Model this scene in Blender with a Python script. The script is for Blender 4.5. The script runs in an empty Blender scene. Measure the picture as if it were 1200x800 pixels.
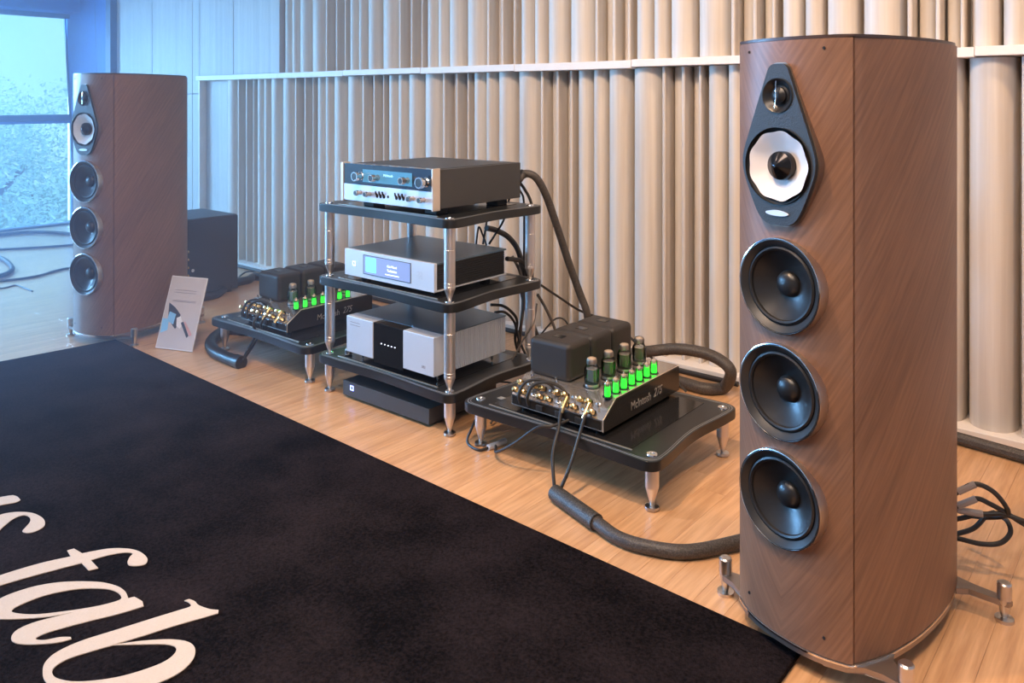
import bpy, bmesh, math, random
from mathutils import Vector, Matrix, noise
random.seed(7)
PI = math.pi
sc = bpy.context.scene
C = bpy.context.collection

# ------------------------------------------------------------------ camera
F = 950.0; HZ = 118.0; EYE = 1.08
cs, sn = 0.769, 0.639            # cosine and sine of the camera yaw
yaw = math.atan2(sn, cs)
camd = bpy.data.cameras.new('camera')
cam = bpy.data.objects.new('camera', camd); C.objects.link(cam)
cam.location = (0, 0, EYE)
cam.rotation_euler = (PI/2, 0, yaw)
camd.sensor_width = 36; camd.lens = 36*F/1200
camd.shift_y = -(400-HZ)/1200
camd.clip_start = 0.05; camd.clip_end = 200
sc.camera = cam

# ------------------------------------------------------------------ world, lights, exposure
sc.view_settings.view_transform = 'Standard'
sc.view_settings.look = 'None'
sc.view_settings.gamma = 1
sc.view_settings.use_curve_mapping = False
sc.view_settings.exposure = 0.55
world = bpy.data.worlds.new('sky'); sc.world = world; world.use_nodes = True
wn = world.node_tree; wn.nodes.clear()
wo = wn.nodes.new('ShaderNodeOutputWorld'); wb = wn.nodes.new('ShaderNodeBackground')
wt = wn.nodes.new('ShaderNodeTexCoord'); wno = wn.nodes.new('ShaderNodeTexNoise'); wr = wn.nodes.new('ShaderNodeValToRGB')
wno.inputs['Scale'].default_value = 3.0
wr.color_ramp.elements[0].position = 0.3; wr.color_ramp.elements[0].color = (0.34, 0.72, 1.0, 1)
wr.color_ramp.elements[1].position = 0.75; wr.color_ramp.elements[1].color = (0.62, 0.88, 1.0, 1)
wn.links.new(wt.outputs['Generated'], wno.inputs['Vector']); wn.links.new(wno.outputs['Fac'], wr.inputs['Fac'])
wn.links.new(wr.outputs['Color'], wb.inputs['Color']); wn.links.new(wb.outputs['Background'], wo.inputs['Surface'])
wb.inputs['Strength'].default_value = 1.45

def area(name, loc, target, size, power, color, sy=None, shape='DISK', spread=PI):
    l = bpy.data.lights.new(name, 'AREA'); l.energy = power; l.color = color; l.size = size
    l.shape = shape; l.spread = spread
    if sy: l.size_y = sy
    o = bpy.data.objects.new(name, l); C.objects.link(o); o.location = loc
    d = Vector(target)-Vector(loc); o.rotation_euler = d.to_track_quat('-Z', 'Y').to_euler()
    return o
def spot(name, loc, target, power, color, angle=70, blend=.6, r=.05):
    l = bpy.data.lights.new(name, 'SPOT'); l.energy = power; l.color = color
    l.spot_size = math.radians(angle); l.spot_blend = blend; l.shadow_soft_size = r
    o = bpy.data.objects.new(name, l); C.objects.link(o); o.location = loc
    d = Vector(target)-Vector(loc); o.rotation_euler = d.to_track_quat('-Z', 'Y').to_euler()
    return o
WARM = (1.0, 0.66, 0.40)
# ceiling spots, warm
spot('ceiling_spot', (-1.2, 0.75, 2.75), (-1.2, 2.3, 0.4), 125, WARM, 100, .8)
spot('ceiling_spot', (-2.6, 0.75, 2.75), (-2.3, 2.4, 0.4), 48, (1.0, .80, .66), 100, .8)
spot('ceiling_spot', (0.3, 2.2, 2.75), (-1.0, 1.9, 0.0), 75, WARM, 100, .8)
# warm fill light added under the ceiling, not a fixture
area('added_warm_fill', (-0.6, 0.2, 2.85), (-0.8, 1.2, 0), 1.8, 75, (1.0, .78, .62), 1.2, 'RECTANGLE')
# daylight entering through the window wall (sky light outside the glass)
area('window_daylight', (-8.5, -0.9, 1.9), (-3.5, 1.4, 0.7), 4.0, 2750, (0.24, 0.49, 1.0), 2.2, 'RECTANGLE')
pl = area('window_portal', (-7.62, 0.0, 0.95), (-3, 0.0, 0.95), 5.8, 1, (1, 1, 1), 1.7, 'RECTANGLE')
pl.data.cycles.is_portal = True

# ------------------------------------------------------------------ placing helpers
def onY(px, py, Y):
    u = (px-600)/F; b = Y/(cs+sn*u)
    return Vector((b*(cs*u-sn), Y, EYE-(py-HZ)*b/F))
def onZ(px, py, z=0.0):
    b = F*(EYE-z)/(py-HZ); a = (px-600)/F*b
    return Vector((cs*a-sn*b, sn*a+cs*b, z))
def onX(px, py, X):
    u = (px-600)/F; b = X/(cs*u-sn)
    return Vector((X, b*(sn*u+cs), EYE-(py-HZ)*b/F))

# ------------------------------------------------------------------ materials
def new_mat(name):
    m = bpy.data.materials.new(name); m.use_nodes = True
    return m, m.node_tree, m.node_tree.nodes['Principled BSDF']
def mat(name, col, rough=.5, metal=0., bump=0., bscale=200., var=0., coat=0., emis=None, estr=0., sheen=0., spec=None, vscale=12.):
    m, t, p = new_mat(name)
    p.inputs['Base Color'].default_value = (*col, 1); p.inputs['Roughness'].default_value = rough
    p.inputs['Metallic'].default_value = metal
    if coat: p.inputs['Coat Weight'].default_value = coat; p.inputs['Coat Roughness'].default_value = .08
    if sheen: p.inputs['Sheen Weight'].default_value = sheen
    if spec is not None: p.inputs['Specular IOR Level'].default_value = spec
    if emis: p.inputs['Emission Color'].default_value = (*emis, 1); p.inputs['Emission Strength'].default_value = estr
    tc = t.nodes.new('ShaderNodeTexCoord')
    n = t.nodes.new('ShaderNodeTexNoise'); n.inputs['Scale'].default_value = vscale; n.inputs['Detail'].default_value = 5
    t.links.new(tc.outputs['Object'], n.inputs['Vector'])
    v = var or .04
    mx = t.nodes.new('ShaderNodeMix'); mx.data_type = 'RGBA'
    mx.inputs['A'].default_value = (*[c*(1-v) for c in col], 1); mx.inputs['B'].default_value = (*[min(1, c*(1+v)) for c in col], 1)
    t.links.new(n.outputs['Fac'], mx.inputs['Factor']); t.links.new(mx.outputs['Result'], p.inputs['Base Color'])
    if bump:
        n2 = t.nodes.new('ShaderNodeTexNoise'); n2.inputs['Scale'].default_value = bscale; n2.inputs['Detail'].default_value = 3
        b = t.nodes.new('ShaderNodeBump'); b.inputs['Strength'].default_value = bump; b.inputs['Distance'].default_value = .002
        t.links.new(tc.outputs['Object'], n2.inputs['Vector']); t.links.new(n2.outputs['Fac'], b.inputs['Height']); t.links.new(b.outputs['Normal'], p.inputs['Normal'])
    return m
def math_node(t, op, a, b=None):
    n = t.nodes.new('ShaderNodeMath'); n.operation = op
    for i, v in enumerate((a, b)):
        if v is None: continue
        if isinstance(v, (int, float)): n.inputs[i].default_value = v
        else: t.links.new(v, n.inputs[i])
    return n.outputs[0]
def veneer(name, dark, light, ang=52):
    m, t, p = new_mat(name)
    tc = t.nodes.new('ShaderNodeTexCoord'); sx = t.nodes.new('ShaderNodeSeparateXYZ'); t.links.new(tc.outputs['Object'], sx.inputs[0])
    ax = math_node(t, 'ABSOLUTE', sx.outputs['X']); pth = math_node(t, 'ADD', ax, sx.outputs['Y'])
    c, s = math.cos(math.radians(ang)), math.sin(math.radians(ang))
    al = math_node(t, 'ADD', math_node(t, 'MULTIPLY', pth, c), math_node(t, 'MULTIPLY', sx.outputs['Z'], s))
    ac = math_node(t, 'SUBTRACT', math_node(t, 'MULTIPLY', sx.outputs['Z'], c), math_node(t, 'MULTIPLY', pth, s))
    cb = t.nodes.new('ShaderNodeCombineXYZ'); t.links.new(math_node(t, 'MULTIPLY', al, 4.0), cb.inputs[0]); t.links.new(math_node(t, 'MULTIPLY', ac, 85.0), cb.inputs[1])
    n = t.nodes.new('ShaderNodeTexNoise'); n.inputs['Scale'].default_value = 1.4; n.inputs['Detail'].default_value = 6; n.inputs['Roughness'].default_value = .62
    t.links.new(cb.outputs[0], n.inputs['Vector'])
    cb2 = t.nodes.new('ShaderNodeCombineXYZ'); t.links.new(math_node(t, 'MULTIPLY', al, 2.0), cb2.inputs[0]); t.links.new(math_node(t, 'MULTIPLY', ac, 9.0), cb2.inputs[1])
    n2 = t.nodes.new('ShaderNodeTexNoise'); n2.inputs['Scale'].default_value = 1.0; n2.inputs['Detail'].default_value = 3
    t.links.new(cb2.outputs[0], n2.inputs['Vector'])
    f = math_node(t, 'ADD', math_node(t, 'MULTIPLY', n.outputs['Fac'], .62), math_node(t, 'MULTIPLY', n2.outputs['Fac'], .38))
    r = t.nodes.new('ShaderNodeValToRGB'); r.color_ramp.elements[0].position = .30; r.color_ramp.elements[0].color = (*dark, 1)
    r.color_ramp.elements[1].position = .70; r.color_ramp.elements[1].color = (*light, 1)
    t.links.new(f, r.inputs['Fac']); t.links.new(r.outputs['Color'], p.inputs['Base Color'])
    p.inputs['Roughness'].default_value = .42; p.inputs['Specular IOR Level'].default_value = .45
    b = t.nodes.new('ShaderNodeBump'); b.inputs['Strength'].default_value = .12; b.inputs['Distance'].default_value = .001
    t.links.new(n.outputs['Fac'], b.inputs['Height']); t.links.new(b.outputs['Normal'], p.inputs['Normal'])
    return m
def grain(name, dark, light, sx=60, sy=60, sz=1.5, rough=.5, lo=.3, hi=.7, rnd=0., coat=0.):
    m, t, p = new_mat(name)
    g = t.nodes.new('ShaderNodeNewGeometry')
    mp = t.nodes.new('ShaderNodeMapping'); mp.inputs['Scale'].default_value = (sx, sy, sz); t.links.new(g.outputs['Position'], mp.inputs['Vector'])
    oi = t.nodes.new('ShaderNodeObjectInfo')
    cb = t.nodes.new('ShaderNodeCombineXYZ'); mm = math_node(t, 'MULTIPLY', oi.outputs['Random'], 37.0)
    for i in range(3): t.links.new(mm, cb.inputs[i])
    va = t.nodes.new('ShaderNodeVectorMath'); va.operation = 'ADD'; t.links.new(mp.outputs[0], va.inputs[0]); t.links.new(cb.outputs[0], va.inputs[1])
    n = t.nodes.new('ShaderNodeTexNoise'); n.inputs['Scale'].default_value = 1; n.inputs['Detail'].default_value = 5; n.inputs['Roughness'].default_value = .6
    t.links.new(va.outputs[0], n.inputs['Vector'])
    f = math_node(t, 'ADD', n.outputs['Fac'], math_node(t, 'MULTIPLY', math_node(t, 'SUBTRACT', oi.outputs['Random'], .5), rnd))
    r = t.nodes.new('ShaderNodeValToRGB'); r.color_ramp.elements[0].position = lo; r.color_ramp.elements[0].color = (*dark, 1)
    r.color_ramp.elements[1].position = hi; r.color_ramp.elements[1].color = (*light, 1)
    t.links.new(f, r.inputs['Fac']); t.links.new(r.outputs['Color'], p.inputs['Base Color'])
    p.inputs['Roughness'].default_value = rough
    if coat: p.inputs['Coat Weight'].default_value = coat; p.inputs['Coat Roughness'].default_value = .22
    return m
M = {}
M['floor'] = grain('pale_oak', (.52, .275, .130), (.76, .45, .235), 70, 4.5, 1, .34, .30, .70, .10, .6)
M['slat'] = grain('pale_maple', (.54, .47, .40), (.68, .62, .55), 30, 30, .8, .55, .3, .7, .10)
M['panel'] = grain('pale_panel', (.44, .43, .41), (.60, .58, .55), 26, 26, .6, .6, .3, .7, .05)
M['ledge'] = mat('white_ledge', (.80, .74, .68), .5)
M['ceiling'] = mat('ceiling_paint', (.75, .74, .72), .9)
M['plain_wall'] = mat('wall_paint', (.66, .62, .58), .9)
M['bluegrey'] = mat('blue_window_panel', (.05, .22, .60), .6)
M['darkframe'] = mat('dark_window_frame', (.035, .10, .20), .5)
M['veneer'] = veneer('walnut_veneer', (.125, .062, .038), (.285, .148, .087))
M['cap'] = mat('dark_cap', (.055, .032, .025), .35)
M['seam'] = mat('seam_black', (.01, .007, .006), .8)
M['chrome'] = mat('chrome', (.80, .78, .76), .12, 1.)
M['dullchrome'] = mat('satin_nickel', (.62, .58, .54), .28, 1.)
M['rim'] = mat('bronze_rim', (.30, .22, .17), .35, .8)
M['armmetal'] = mat('outrigger_metal', (.34, .29, .26), .35, .9)
M['post'] = mat('brushed_aluminium', (.74, .69, .66), .36, .9)
M['black_gloss'] = mat('black_gloss', (.012, .012, .013), .12)
M['black_satin'] = mat('black_satin', (.022, .021, .021), .38)
M['black_matte'] = mat('black_matte', (.022, .021, .022), .7, bump=.3, bscale=600)
M['xformer'] = mat('transformer_black', (.028, .024, .022), .5, bump=.15, bscale=500)
M['leather'] = mat('charcoal_leather', (.030, .031, .033), .5, bump=.4, bscale=350)
M['rubber'] = mat('black_rubber', (.012, .011, .011), .42)
M['cone'] = mat('black_cone', (.014, .013, .013), .34)
M['white_cone'] = mat('white_cone', (.74, .70, .68), .6)
M['copper'] = mat('phase_plug', (.05, .045, .045), .16, .9)
M['shelf'] = mat('shelf_black', (.013, .014, .015), .30)
M['pinstripe'] = mat('pinstripe', (.34, .35, .36), .4, .4)
M['brass_strip'] = mat('strip', (.50, .45, .38), .35, .7)
M['silver'] = mat('silver_anodised', (.66, .69, .74), .42, .35)
M['sky_reflection_top'] = mat('silver_top_sky_tint', (.13, .20, .26), .30, .6)  # silver tops, with the reflected window sky put into the base colour
M['grey_case'] = mat('dark_grey_case', (.045, .044, .044), .5)
M['white_face'] = mat('pale_faceplate', (.62, .70, .84), .35, .35)
M['glass_face'] = mat('black_glass_face', (.02, .04, .07), .10, coat=.6)
M['teal_glow'] = mat('teal_window', (.05, .16, .26), .15, emis=(.08, .30, .52), estr=.45)
M['glow_text'] = mat('glow_lettering', (.3, .6, .8), .3, emis=(.35, .75, 1.), estr=.8)
M['gold'] = mat('gold', (.95, .66, .30), .2, 1.)
M['cream_trim'] = mat('champagne_trim', (.74, .64, .54), .32, .6)
M['knob'] = mat('knob_metal', (.68, .52, .42), .25, 1.)
M['steel'] = mat('polished_steel', (.62, .58, .55), .2, .85)
M['chassis_side'] = mat('chassis_black', (.022, .019, .017), .16)
M['screen'] = mat('display', (.10, .14, .25), .15, emis=(.20, .27, .52), estr=.85)
M['album'] = mat('display_cyan', (.1, .5, .7), .2, emis=(.17, .72, .98), estr=1.0)
M['screen_text'] = mat('display_text', (.6, .7, .9), .2, emis=(.55, .70, 1.), estr=1.2)
M['led'] = mat('led_white', (.8, .8, .9), .3, emis=(.85, .85, 1.), estr=3.)
M['led_blue'] = mat('led_blue', (.3, .4, 1.), .3, emis=(.35, .45, 1.), estr=2.2)
M['green'] = mat('green_lit', (.1, .7, .1), .4, emis=(.03, 1., .04), estr=1.5)
_t = M['green'].node_tree; _p = _t.nodes['Principled BSDF']
_n = _t.nodes.new('ShaderNodeTexVoronoi'); _n.inputs['Scale'].default_value = 260
_g = _t.nodes.new('ShaderNodeNewGeometry'); _t.links.new(_g.outputs['Position'], _n.inputs['Vector'])
_t.links.new(math_node(_t, 'ADD', math_node(_t, 'MULTIPLY', _n.outputs['Distance'], 1.6), .30), _p.inputs['Emission Strength'])
M['getter'] = mat('tube_getter', (.85, .70, .62), .25, .6)
M['tube_inside'] = mat('tube_plates', (.30, .27, .23), .4, .5)
M['letters'] = mat('silver_lettering', (.62, .58, .54), .3, .7)
M['cable'] = mat('black_cable', (.022, .020, .019), .5)
M['greycable'] = mat('grey_cable', (.10, .088, .08), .45)
M['pin_sleeve'] = mat('grey_sleeve', (.36, .31, .28), .4)
M['rugletter'] = mat('cream_pile', (.66, .55, .45), .95, bump=.8, bscale=700, var=.10, vscale=300)
M['card'] = mat('card', (.56, .49, .48), .2)
M['card_edge'] = mat('acrylic_edge', (.70, .66, .66), .2)
M['card_dark'] = mat('card_print_dark', (.05, .045, .06), .3)
M['card_blue'] = mat('card_print_blue', (.25, .55, .85), .3)
M['card_line'] = mat('card_print_lines', (.28, .24, .25), .3)
M['card_pink'] = mat('card_print_pink', (.60, .30, .28), .3)
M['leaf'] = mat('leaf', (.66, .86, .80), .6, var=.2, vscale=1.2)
M['bark'] = mat('bark', (.12, .10, .08), .9, bump=.6, bscale=20)
M['ground'] = mat('lawn', (.16, .24, .14), .95, var=.2, vscale=1)
# braided sleeve
def braided(name, c1, c2, sc_):
    m, t, p = new_mat(name)
    tc = t.nodes.new('ShaderNodeTexCoord'); v = t.nodes.new('ShaderNodeTexVoronoi'); v.inputs['Scale'].default_value = sc_
    t.links.new(tc.outputs['Object'], v.inputs['Vector'])
    r = t.nodes.new('ShaderNodeValToRGB'); r.color_ramp.elements[0].position = .1; r.color_ramp.elements[0].color = (*c2, 1)
    r.color_ramp.elements[1].position = .6; r.color_ramp.elements[1].color = (*c1, 1)
    t.links.new(v.outputs['Distance'], r.inputs['Fac']); t.links.new(r.outputs['Color'], p.inputs['Base Color'])
    p.inputs['Roughness'].default_value = .5
    b = t.nodes.new('ShaderNodeBump'); b.inputs['Strength'].default_value = .6; b.inputs['Distance'].default_value = .001; b.invert = True
    t.links.new(v.outputs['Distance'], b.inputs['Height']); t.links.new(b.outputs['Normal'], p.inputs['Normal'])
    return m
M['braid'] = braided('braided_sleeve', (.045, .038, .034), (.10, .085, .075), 260)
M['braid_dark'] = braided('braided_dark', (.028, .025, .023), (.13, .115, .10), 330)
# rug pile
m, t, p = new_mat('rug_pile')
tc = t.nodes.new('ShaderNodeTexCoord')
n1 = t.nodes.new('ShaderNodeTexNoise'); n1.inputs['Scale'].default_value = 5; n1.inputs['Detail'].default_value = 6
n2 = t.nodes.new('ShaderNodeTexNoise'); n2.inputs['Scale'].default_value = 130; n2.inputs['Detail'].default_value = 4; n2.inputs['Roughness'].default_value = .7
t.links.new(tc.outputs['Object'], n1.inputs['Vector']); t.links.new(tc.outputs['Object'], n2.inputs['Vector'])
f = math_node(t, 'ADD', math_node(t, 'MULTIPLY', n1.outputs['Fac'], .45), math_node(t, 'MULTIPLY', n2.outputs['Fac'], .55))
r = t.nodes.new('ShaderNodeValToRGB'); r.color_ramp.elements[0].position = .40; r.color_ramp.elements[0].color = (.004, .003, .0035, 1)
r.color_ramp.elements[1].position = .66; r.color_ramp.elements[1].color = (.027, .019, .020, 1)
t.links.new(f, r.inputs['Fac']); t.links.new(r.outputs['Color'], p.inputs['Base Color'])
p.inputs['Roughness'].default_value = 1; p.inputs['Specular IOR Level'].default_value = .05; p.inputs['Sheen Weight'].default_value = .0
b = t.nodes.new('ShaderNodeBump'); b.inputs['Strength'].default_value = 1; b.inputs['Distance'].default_value = .006
t.links.new(n2.outputs['Fac'], b.inputs['Height']); t.links.new(b.outputs['Normal'], p.inputs['Normal'])
M['rug'] = m
# brushed ribbed heatsink side
# glass
def glass(name, tint, refl):
    m = bpy.data.materials.new(name); m.use_nodes = True; t = m.node_tree; t.nodes.clear()
    o = t.nodes.new('ShaderNodeOutputMaterial'); tr = t.nodes.new('ShaderNodeBsdfTransparent'); tr.inputs['Color'].default_value = (*tint, 1)
    g = t.nodes.new('ShaderNodeBsdfGlossy'); g.inputs['Roughness'].default_value = .03
    fr = t.nodes.new('ShaderNodeFresnel'); fr.inputs['IOR'].default_value = refl
    mx = t.nodes.new('ShaderNodeMixShader'); t.links.new(fr.outputs[0], mx.inputs[0]); t.links.new(tr.outputs[0], mx.inputs[1]); t.links.new(g.outputs[0], mx.inputs[2]); t.links.new(mx.outputs[0], o.inputs['Surface'])
    return m
M['window_glass'] = glass('tinted_window_glass', (.80, .92, 1.), 1.35)
M['tube_glass'] = glass('clear_tube_glass', (.93, .95, .90), 1.5)
M['drip_glass'] = glass('tweeter_lens', (.5, .5, .5), 1.5)

# ------------------------------------------------------------------ mesh helpers
def finish(bm, ang=35, smooth=True):
    bmesh.ops.recalc_face_normals(bm, faces=bm.faces)
    if smooth:
        for f in bm.faces: f.smooth = True
        th = math.radians(ang)
        for e in bm.edges:
            if len(e.link_faces) == 2 and e.calc_face_angle(0) > th: e.smooth = False
def obj(name, bm, m, parent=None, smooth=True, mats=None, ang=35):
    finish(bm, ang, smooth)
    nf_ = len(bm.faces)
    me = bpy.data.meshes.new(name); bm.to_mesh(me); bm.free()
    for x in (mats or [m]): me.materials.append(M[x] if isinstance(x, str) else x)
    o = bpy.data.objects.new(name, me); C.objects.link(o)
    if parent: o.parent = parent
    if smooth and nf_ < 500:
        w_ = o.modifiers.new('weighted', 'WEIGHTED_NORMAL'); w_.keep_sharp = True
    return o
def thing(name, label, cat, loc=(0, 0, 0), rz=0, group=None):
    o = bpy.data.objects.new(name, None); C.objects.link(o); o.location = loc; o.rotation_euler = (0, 0, rz); o.empty_display_size = .1
    return tag(o, label, cat, group)
def tag(o, label, cat, group=None):
    o['label'] = label; o['category'] = cat
    if group: o['group'] = group
    return o
def struct(o):
    o['kind'] = 'structure'; return o
def box(bm, x0, x1, y0, y1, z0, z1, bev=0., seg=2):
    vs = [bm.verts.new((x, y, z)) for x in (x0, x1) for y in (y0, y1) for z in (z0, z1)]
    fs = [(0, 1, 3, 2), (4, 6, 7, 5), (0, 4, 5, 1), (2, 3, 7, 6), (0, 2, 6, 4), (1, 5, 7, 3)]
    nf = [bm.faces.new([vs[i] for i in q]) for q in fs]
    if bev:
        es = list({e for f in nf for e in f.edges})
        bmesh.ops.bevel(bm, geom=es, offset=bev, segments=seg, profile=.5, affect='EDGES', clamp_overlap=True)
def bx(*a, **k):
    bm = bmesh.new(); box(bm, *a, **k); return bm
def prism(bm, pts, z0, z1, bev=0., M4=None, seg=2):
    lo = [bm.verts.new((x, y, z0)) for x, y in pts]; hi = [bm.verts.new((x, y, z1)) for x, y in pts]
    n = len(pts); a = bm.faces.new(lo[::-1]); b = bm.faces.new(hi)
    for i in range(n): bm.faces.new((lo[i], lo[(i+1) % n], hi[(i+1) % n], hi[i]))
    if bev: bmesh.ops.bevel(bm, geom=list(set(a.edges) | set(b.edges)), offset=bev, segments=seg, profile=.5, affect='EDGES', clamp_overlap=True)
    if M4 is not None: bmesh.ops.transform(bm, matrix=M4, verts=lo+hi if not bev else bm.verts)
def pr(pts, z0, z1, bev=0., M4=None):
    bm = bmesh.new(); prism(bm, pts, z0, z1, bev, M4); return bm
def lathe(bm, prof, seg=32, M4=None, fn=None):
    rings = []; vall = []
    for r_, h in prof:
        if r_ < 1e-6:
            v = bm.verts.new((0, 0, h)); rings.append([v]); vall.append(v)
        else:
            ring = []
            for i in range(seg):
                a = 2*PI*i/seg; rr = r_*(fn(a, r_, h) if fn else 1)
                ring.append(bm.verts.new((rr*math.cos(a), rr*math.sin(a), h)))
            rings.append(ring); vall += ring
    for A, B in zip(rings, rings[1:]):
        for i in range(seg):
            j = (i+1) % seg
            if len(A) == 1 and len(B) == 1: continue
            if len(A) == 1: bm.faces.new((A[0], B[i], B[j]))
            elif len(B) == 1: bm.faces.new((A[i], A[j], B[0]))
            else: bm.faces.new((A[i], A[j], B[j], B[i]))
    if M4 is not None: bmesh.ops.transform(bm, matrix=M4, verts=vall)
def lat(prof, seg=32, M4=None, fn=None):
    bm = bmesh.new(); lathe(bm, prof, seg, M4, fn); return bm
def FR(x, y, z):   # a lathe whose axis points along -Y from (x, y, z)
    return Matrix.Translation((x, y, z)) @ Matrix.Rotation(PI/2, 4, 'X')
def spline(pts, n=8, closed=False):
    P = [Vector(q) for q in pts]; out = []; N = len(P)
    for i in range(N if closed else N-1):
        if closed: p0, p1, p2, p3 = P[(i-1) % N], P[i], P[(i+1) % N], P[(i+2) % N]
        else: p0, p1, p2, p3 = P[max(i-1, 0)], P[i], P[i+1], P[min(i+2, N-1)]
        for k in range(n):
            s = k/n
            out.append(.5*((2*p1)+(-p0+p2)*s+(2*p0-5*p1+4*p2-p3)*s*s+(-p0+3*p1-3*p2+p3)*s*s*s))
    if not closed: out.append(P[-1])
    return out
def tube(bm, pts, r, seg=10, n=8, smooth=True):
    P = spline(pts, n) if smooth else [Vector(q) for q in pts]
    T = [(P[min(i+1, len(P)-1)]-P[max(i-1, 0)]).normalized() for i in range(len(P))]
    u = T[0].orthogonal().normalized(); rings = []
    for i, (p_, t_) in enumerate(zip(P, T)):
        u = (u-t_*u.dot(t_)); u = u.normalized() if u.length > 1e-6 else t_.orthogonal().normalized()
        v = t_.cross(u); rr = r(i/(len(P)-1)) if callable(r) else r
        rings.append([bm.verts.new(p_+u*rr*math.cos(2*PI*k/seg)+v*rr*math.sin(2*PI*k/seg)) for k in range(seg)])
    for A, B in zip(rings, rings[1:]):
        for k in range(seg): bm.faces.new((A[k], A[(k+1) % seg], B[(k+1) % seg], B[k]))
    bm.faces.new(rings[0][::-1]); bm.faces.new(rings[-1])
def tb(pts, r, seg=10, n=8, smooth=True):
    bm = bmesh.new(); tube(bm, pts, r, seg, n, smooth); return bm
def text_mesh(s, size, ext=.0006, shear=0., align='CENTER'):
    cu = bpy.data.curves.new('t', 'FONT'); cu.body = s; cu.size = size; cu.extrude = ext; cu.shear = shear
    cu.align_x = align; cu.align_y = 'CENTER'; cu.resolution_u = 3
    o = bpy.data.objects.new('t', cu); C.objects.link(o)
    bpy.context.view_layer.update()
    dg = bpy.context.evaluated_depsgraph_get(); me = bpy.data.meshes.new_from_object(o.evaluated_get(dg))
    bpy.data.objects.remove(o); bpy.data.curves.remove(cu)
    bm = bmesh.new(); bm.from_mesh(me); bpy.data.meshes.remove(me); return bm
def place_text(name, s, size, m, parent, M4, shear=0., align='CENTER', ext=.0006, sx=1.):
    bm = text_mesh(s, size, ext, shear, align)
    bmesh.ops.transform(bm, matrix=M4 @ Matrix.Diagonal((sx, 1, 1, 1)), verts=bm.verts)
    return obj(name, bm, m, parent, smooth=False)
def fill2d(loops, z, th, frame=None):
    """flat shape with holes from closed loops (first is the outline) via a 2D curve"""
    cu = bpy.data.curves.new('f', 'CURVE'); cu.dimensions = '2D'; cu.fill_mode = 'BOTH'; cu.extrude = th/2
    for lp in loops:
        sp = cu.splines.new('POLY'); sp.points.add(len(lp)-1); sp.use_cyclic_u = True
        for q, pnt in zip(lp, sp.points): pnt.co = (q[0], q[1], 0, 1)
    o = bpy.data.objects.new('f', cu); C.objects.link(o); bpy.context.view_layer.update()
    dg = bpy.context.evaluated_depsgraph_get(); me = bpy.data.meshes.new_from_object(o.evaluated_get(dg))
    bpy.data.objects.remove(o); bpy.data.curves.remove(cu)
    bm = bmesh.new(); bm.from_mesh(me); bpy.data.meshes.remove(me)
    bmesh.ops.translate(bm, vec=(0, 0, z), verts=bm.verts); return bm
def dup(root, loc, rz, label, group=None):
    r_ = root.copy(); C.objects.link(r_); r_.location = loc; r_.rotation_euler = (0, 0, rz); r_['label'] = label
    if group: r_['group'] = group
    for ch in [c for c in bpy.data.objects if c.parent == root]:
        c2 = ch.copy(); C.objects.link(c2); c2.parent = r_
        for g in [c for c in bpy.data.objects if c.parent == ch]:
            g2 = g.copy(); C.objects.link(g2); g2.parent = c2
    return r_

# ================================================================== SETTING
WY = 2.95                       # front plane of the slatted wall
XL, XR, YF, ZC = -7.5, 2.2, -3.2, 2.9
floor = struct(obj('floor', bx(XL-.1, XR+.1, YF-.1, 3.3, -.12, -.006), 'floor'))
x = XL+.02; pw = .074; rows = []
while x < .95:
    y = 1.02 - random.random()*.5 if x < -3.55 else 1.40-random.random()*.35
    while y < 3.08:
        L = random.choice((.95, 1.15, 1.35, 1.6)); y1 = min(y+L, 3.08)
        if 3.08-y1 < .25: y1 = 3.08
        rows.append((x, y, y1)); y = y1
    x += pw
cache = {}
for (x0, y0, y1) in rows:
    Lk = round(y1-y0, 2)
    if Lk not in cache:
        o = obj('plank', bx(.0002, pw-.0002, .0002, Lk-.0002, -.006, 0, bev=.0003, seg=1), 'floor', floor, smooth=False); cache[Lk] = o.data
    else:
        o = bpy.data.objects.new('plank', cache[Lk]); C.objects.link(o); o.parent = floor
    o.location = (x0, y0, 0)
for nm, a in (('ceiling', (XL-.1, XR+.1, YF-.1, 3.3, ZC, ZC+.1)),):
    struct(obj(nm, bx(*a), 'ceiling'))
struct(obj('wall_right', bx(XR, XR+.1, YF, 3.2, 0, ZC), 'plain_wall'))
struct(obj('wall_front', bx(XL, XR, YF-.1, YF, 0, ZC), 'plain_wall'))
wall = struct(obj('wall_back', bx(XL-.3, XR, 3.08, 3.2, 0, ZC), 'plain_wall'))

# slat kinds (x0, x1, base depth, crest depth, shape)  depth grows towards the room, the plane Y = WY is depth .10
MOD = .6315
kinds = [(.000, .135, .020, .100, 'round'), (.155, .170, .0, .092, 'fin'), (.174, .234, .0, .045, 'round'),
         (.240, .254, .0, .085, 'fin'), (.260, .306, .0, .035, 'round'), (.312, .323, .0, .078, 'fin'),
         (.340, .420, .020, .080, 'round'), (.428, .500, .025, .088, 'round'), (.508, .618, .030, .094, 'round')]
def slat_bm(k, z0, z1):
    x0, x1, b0, cr, sh = k
    dy = lambda d: WY+.10-d
    if sh == 'fin':
        pts = [(x0, dy(-.03)), (x0, dy(cr-.003)), (x0+.003, dy(cr)), (x1-.003, dy(cr)), (x1, dy(cr-.003)), (x1, dy(-.03))]
    else:
        pts = [(x0, dy(-.03))]; N = 12
        for i in range(N+1):
            a = PI*i/N; pts.append(((x0+x1)/2-(x1-x0)/2*math.cos(a), dy(b0+(cr-b0)*math.sin(a)**.8)))
        pts.append((x1, dy(-.03)))
    return pr(pts, z0, z1)
LZ = 1.235
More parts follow.
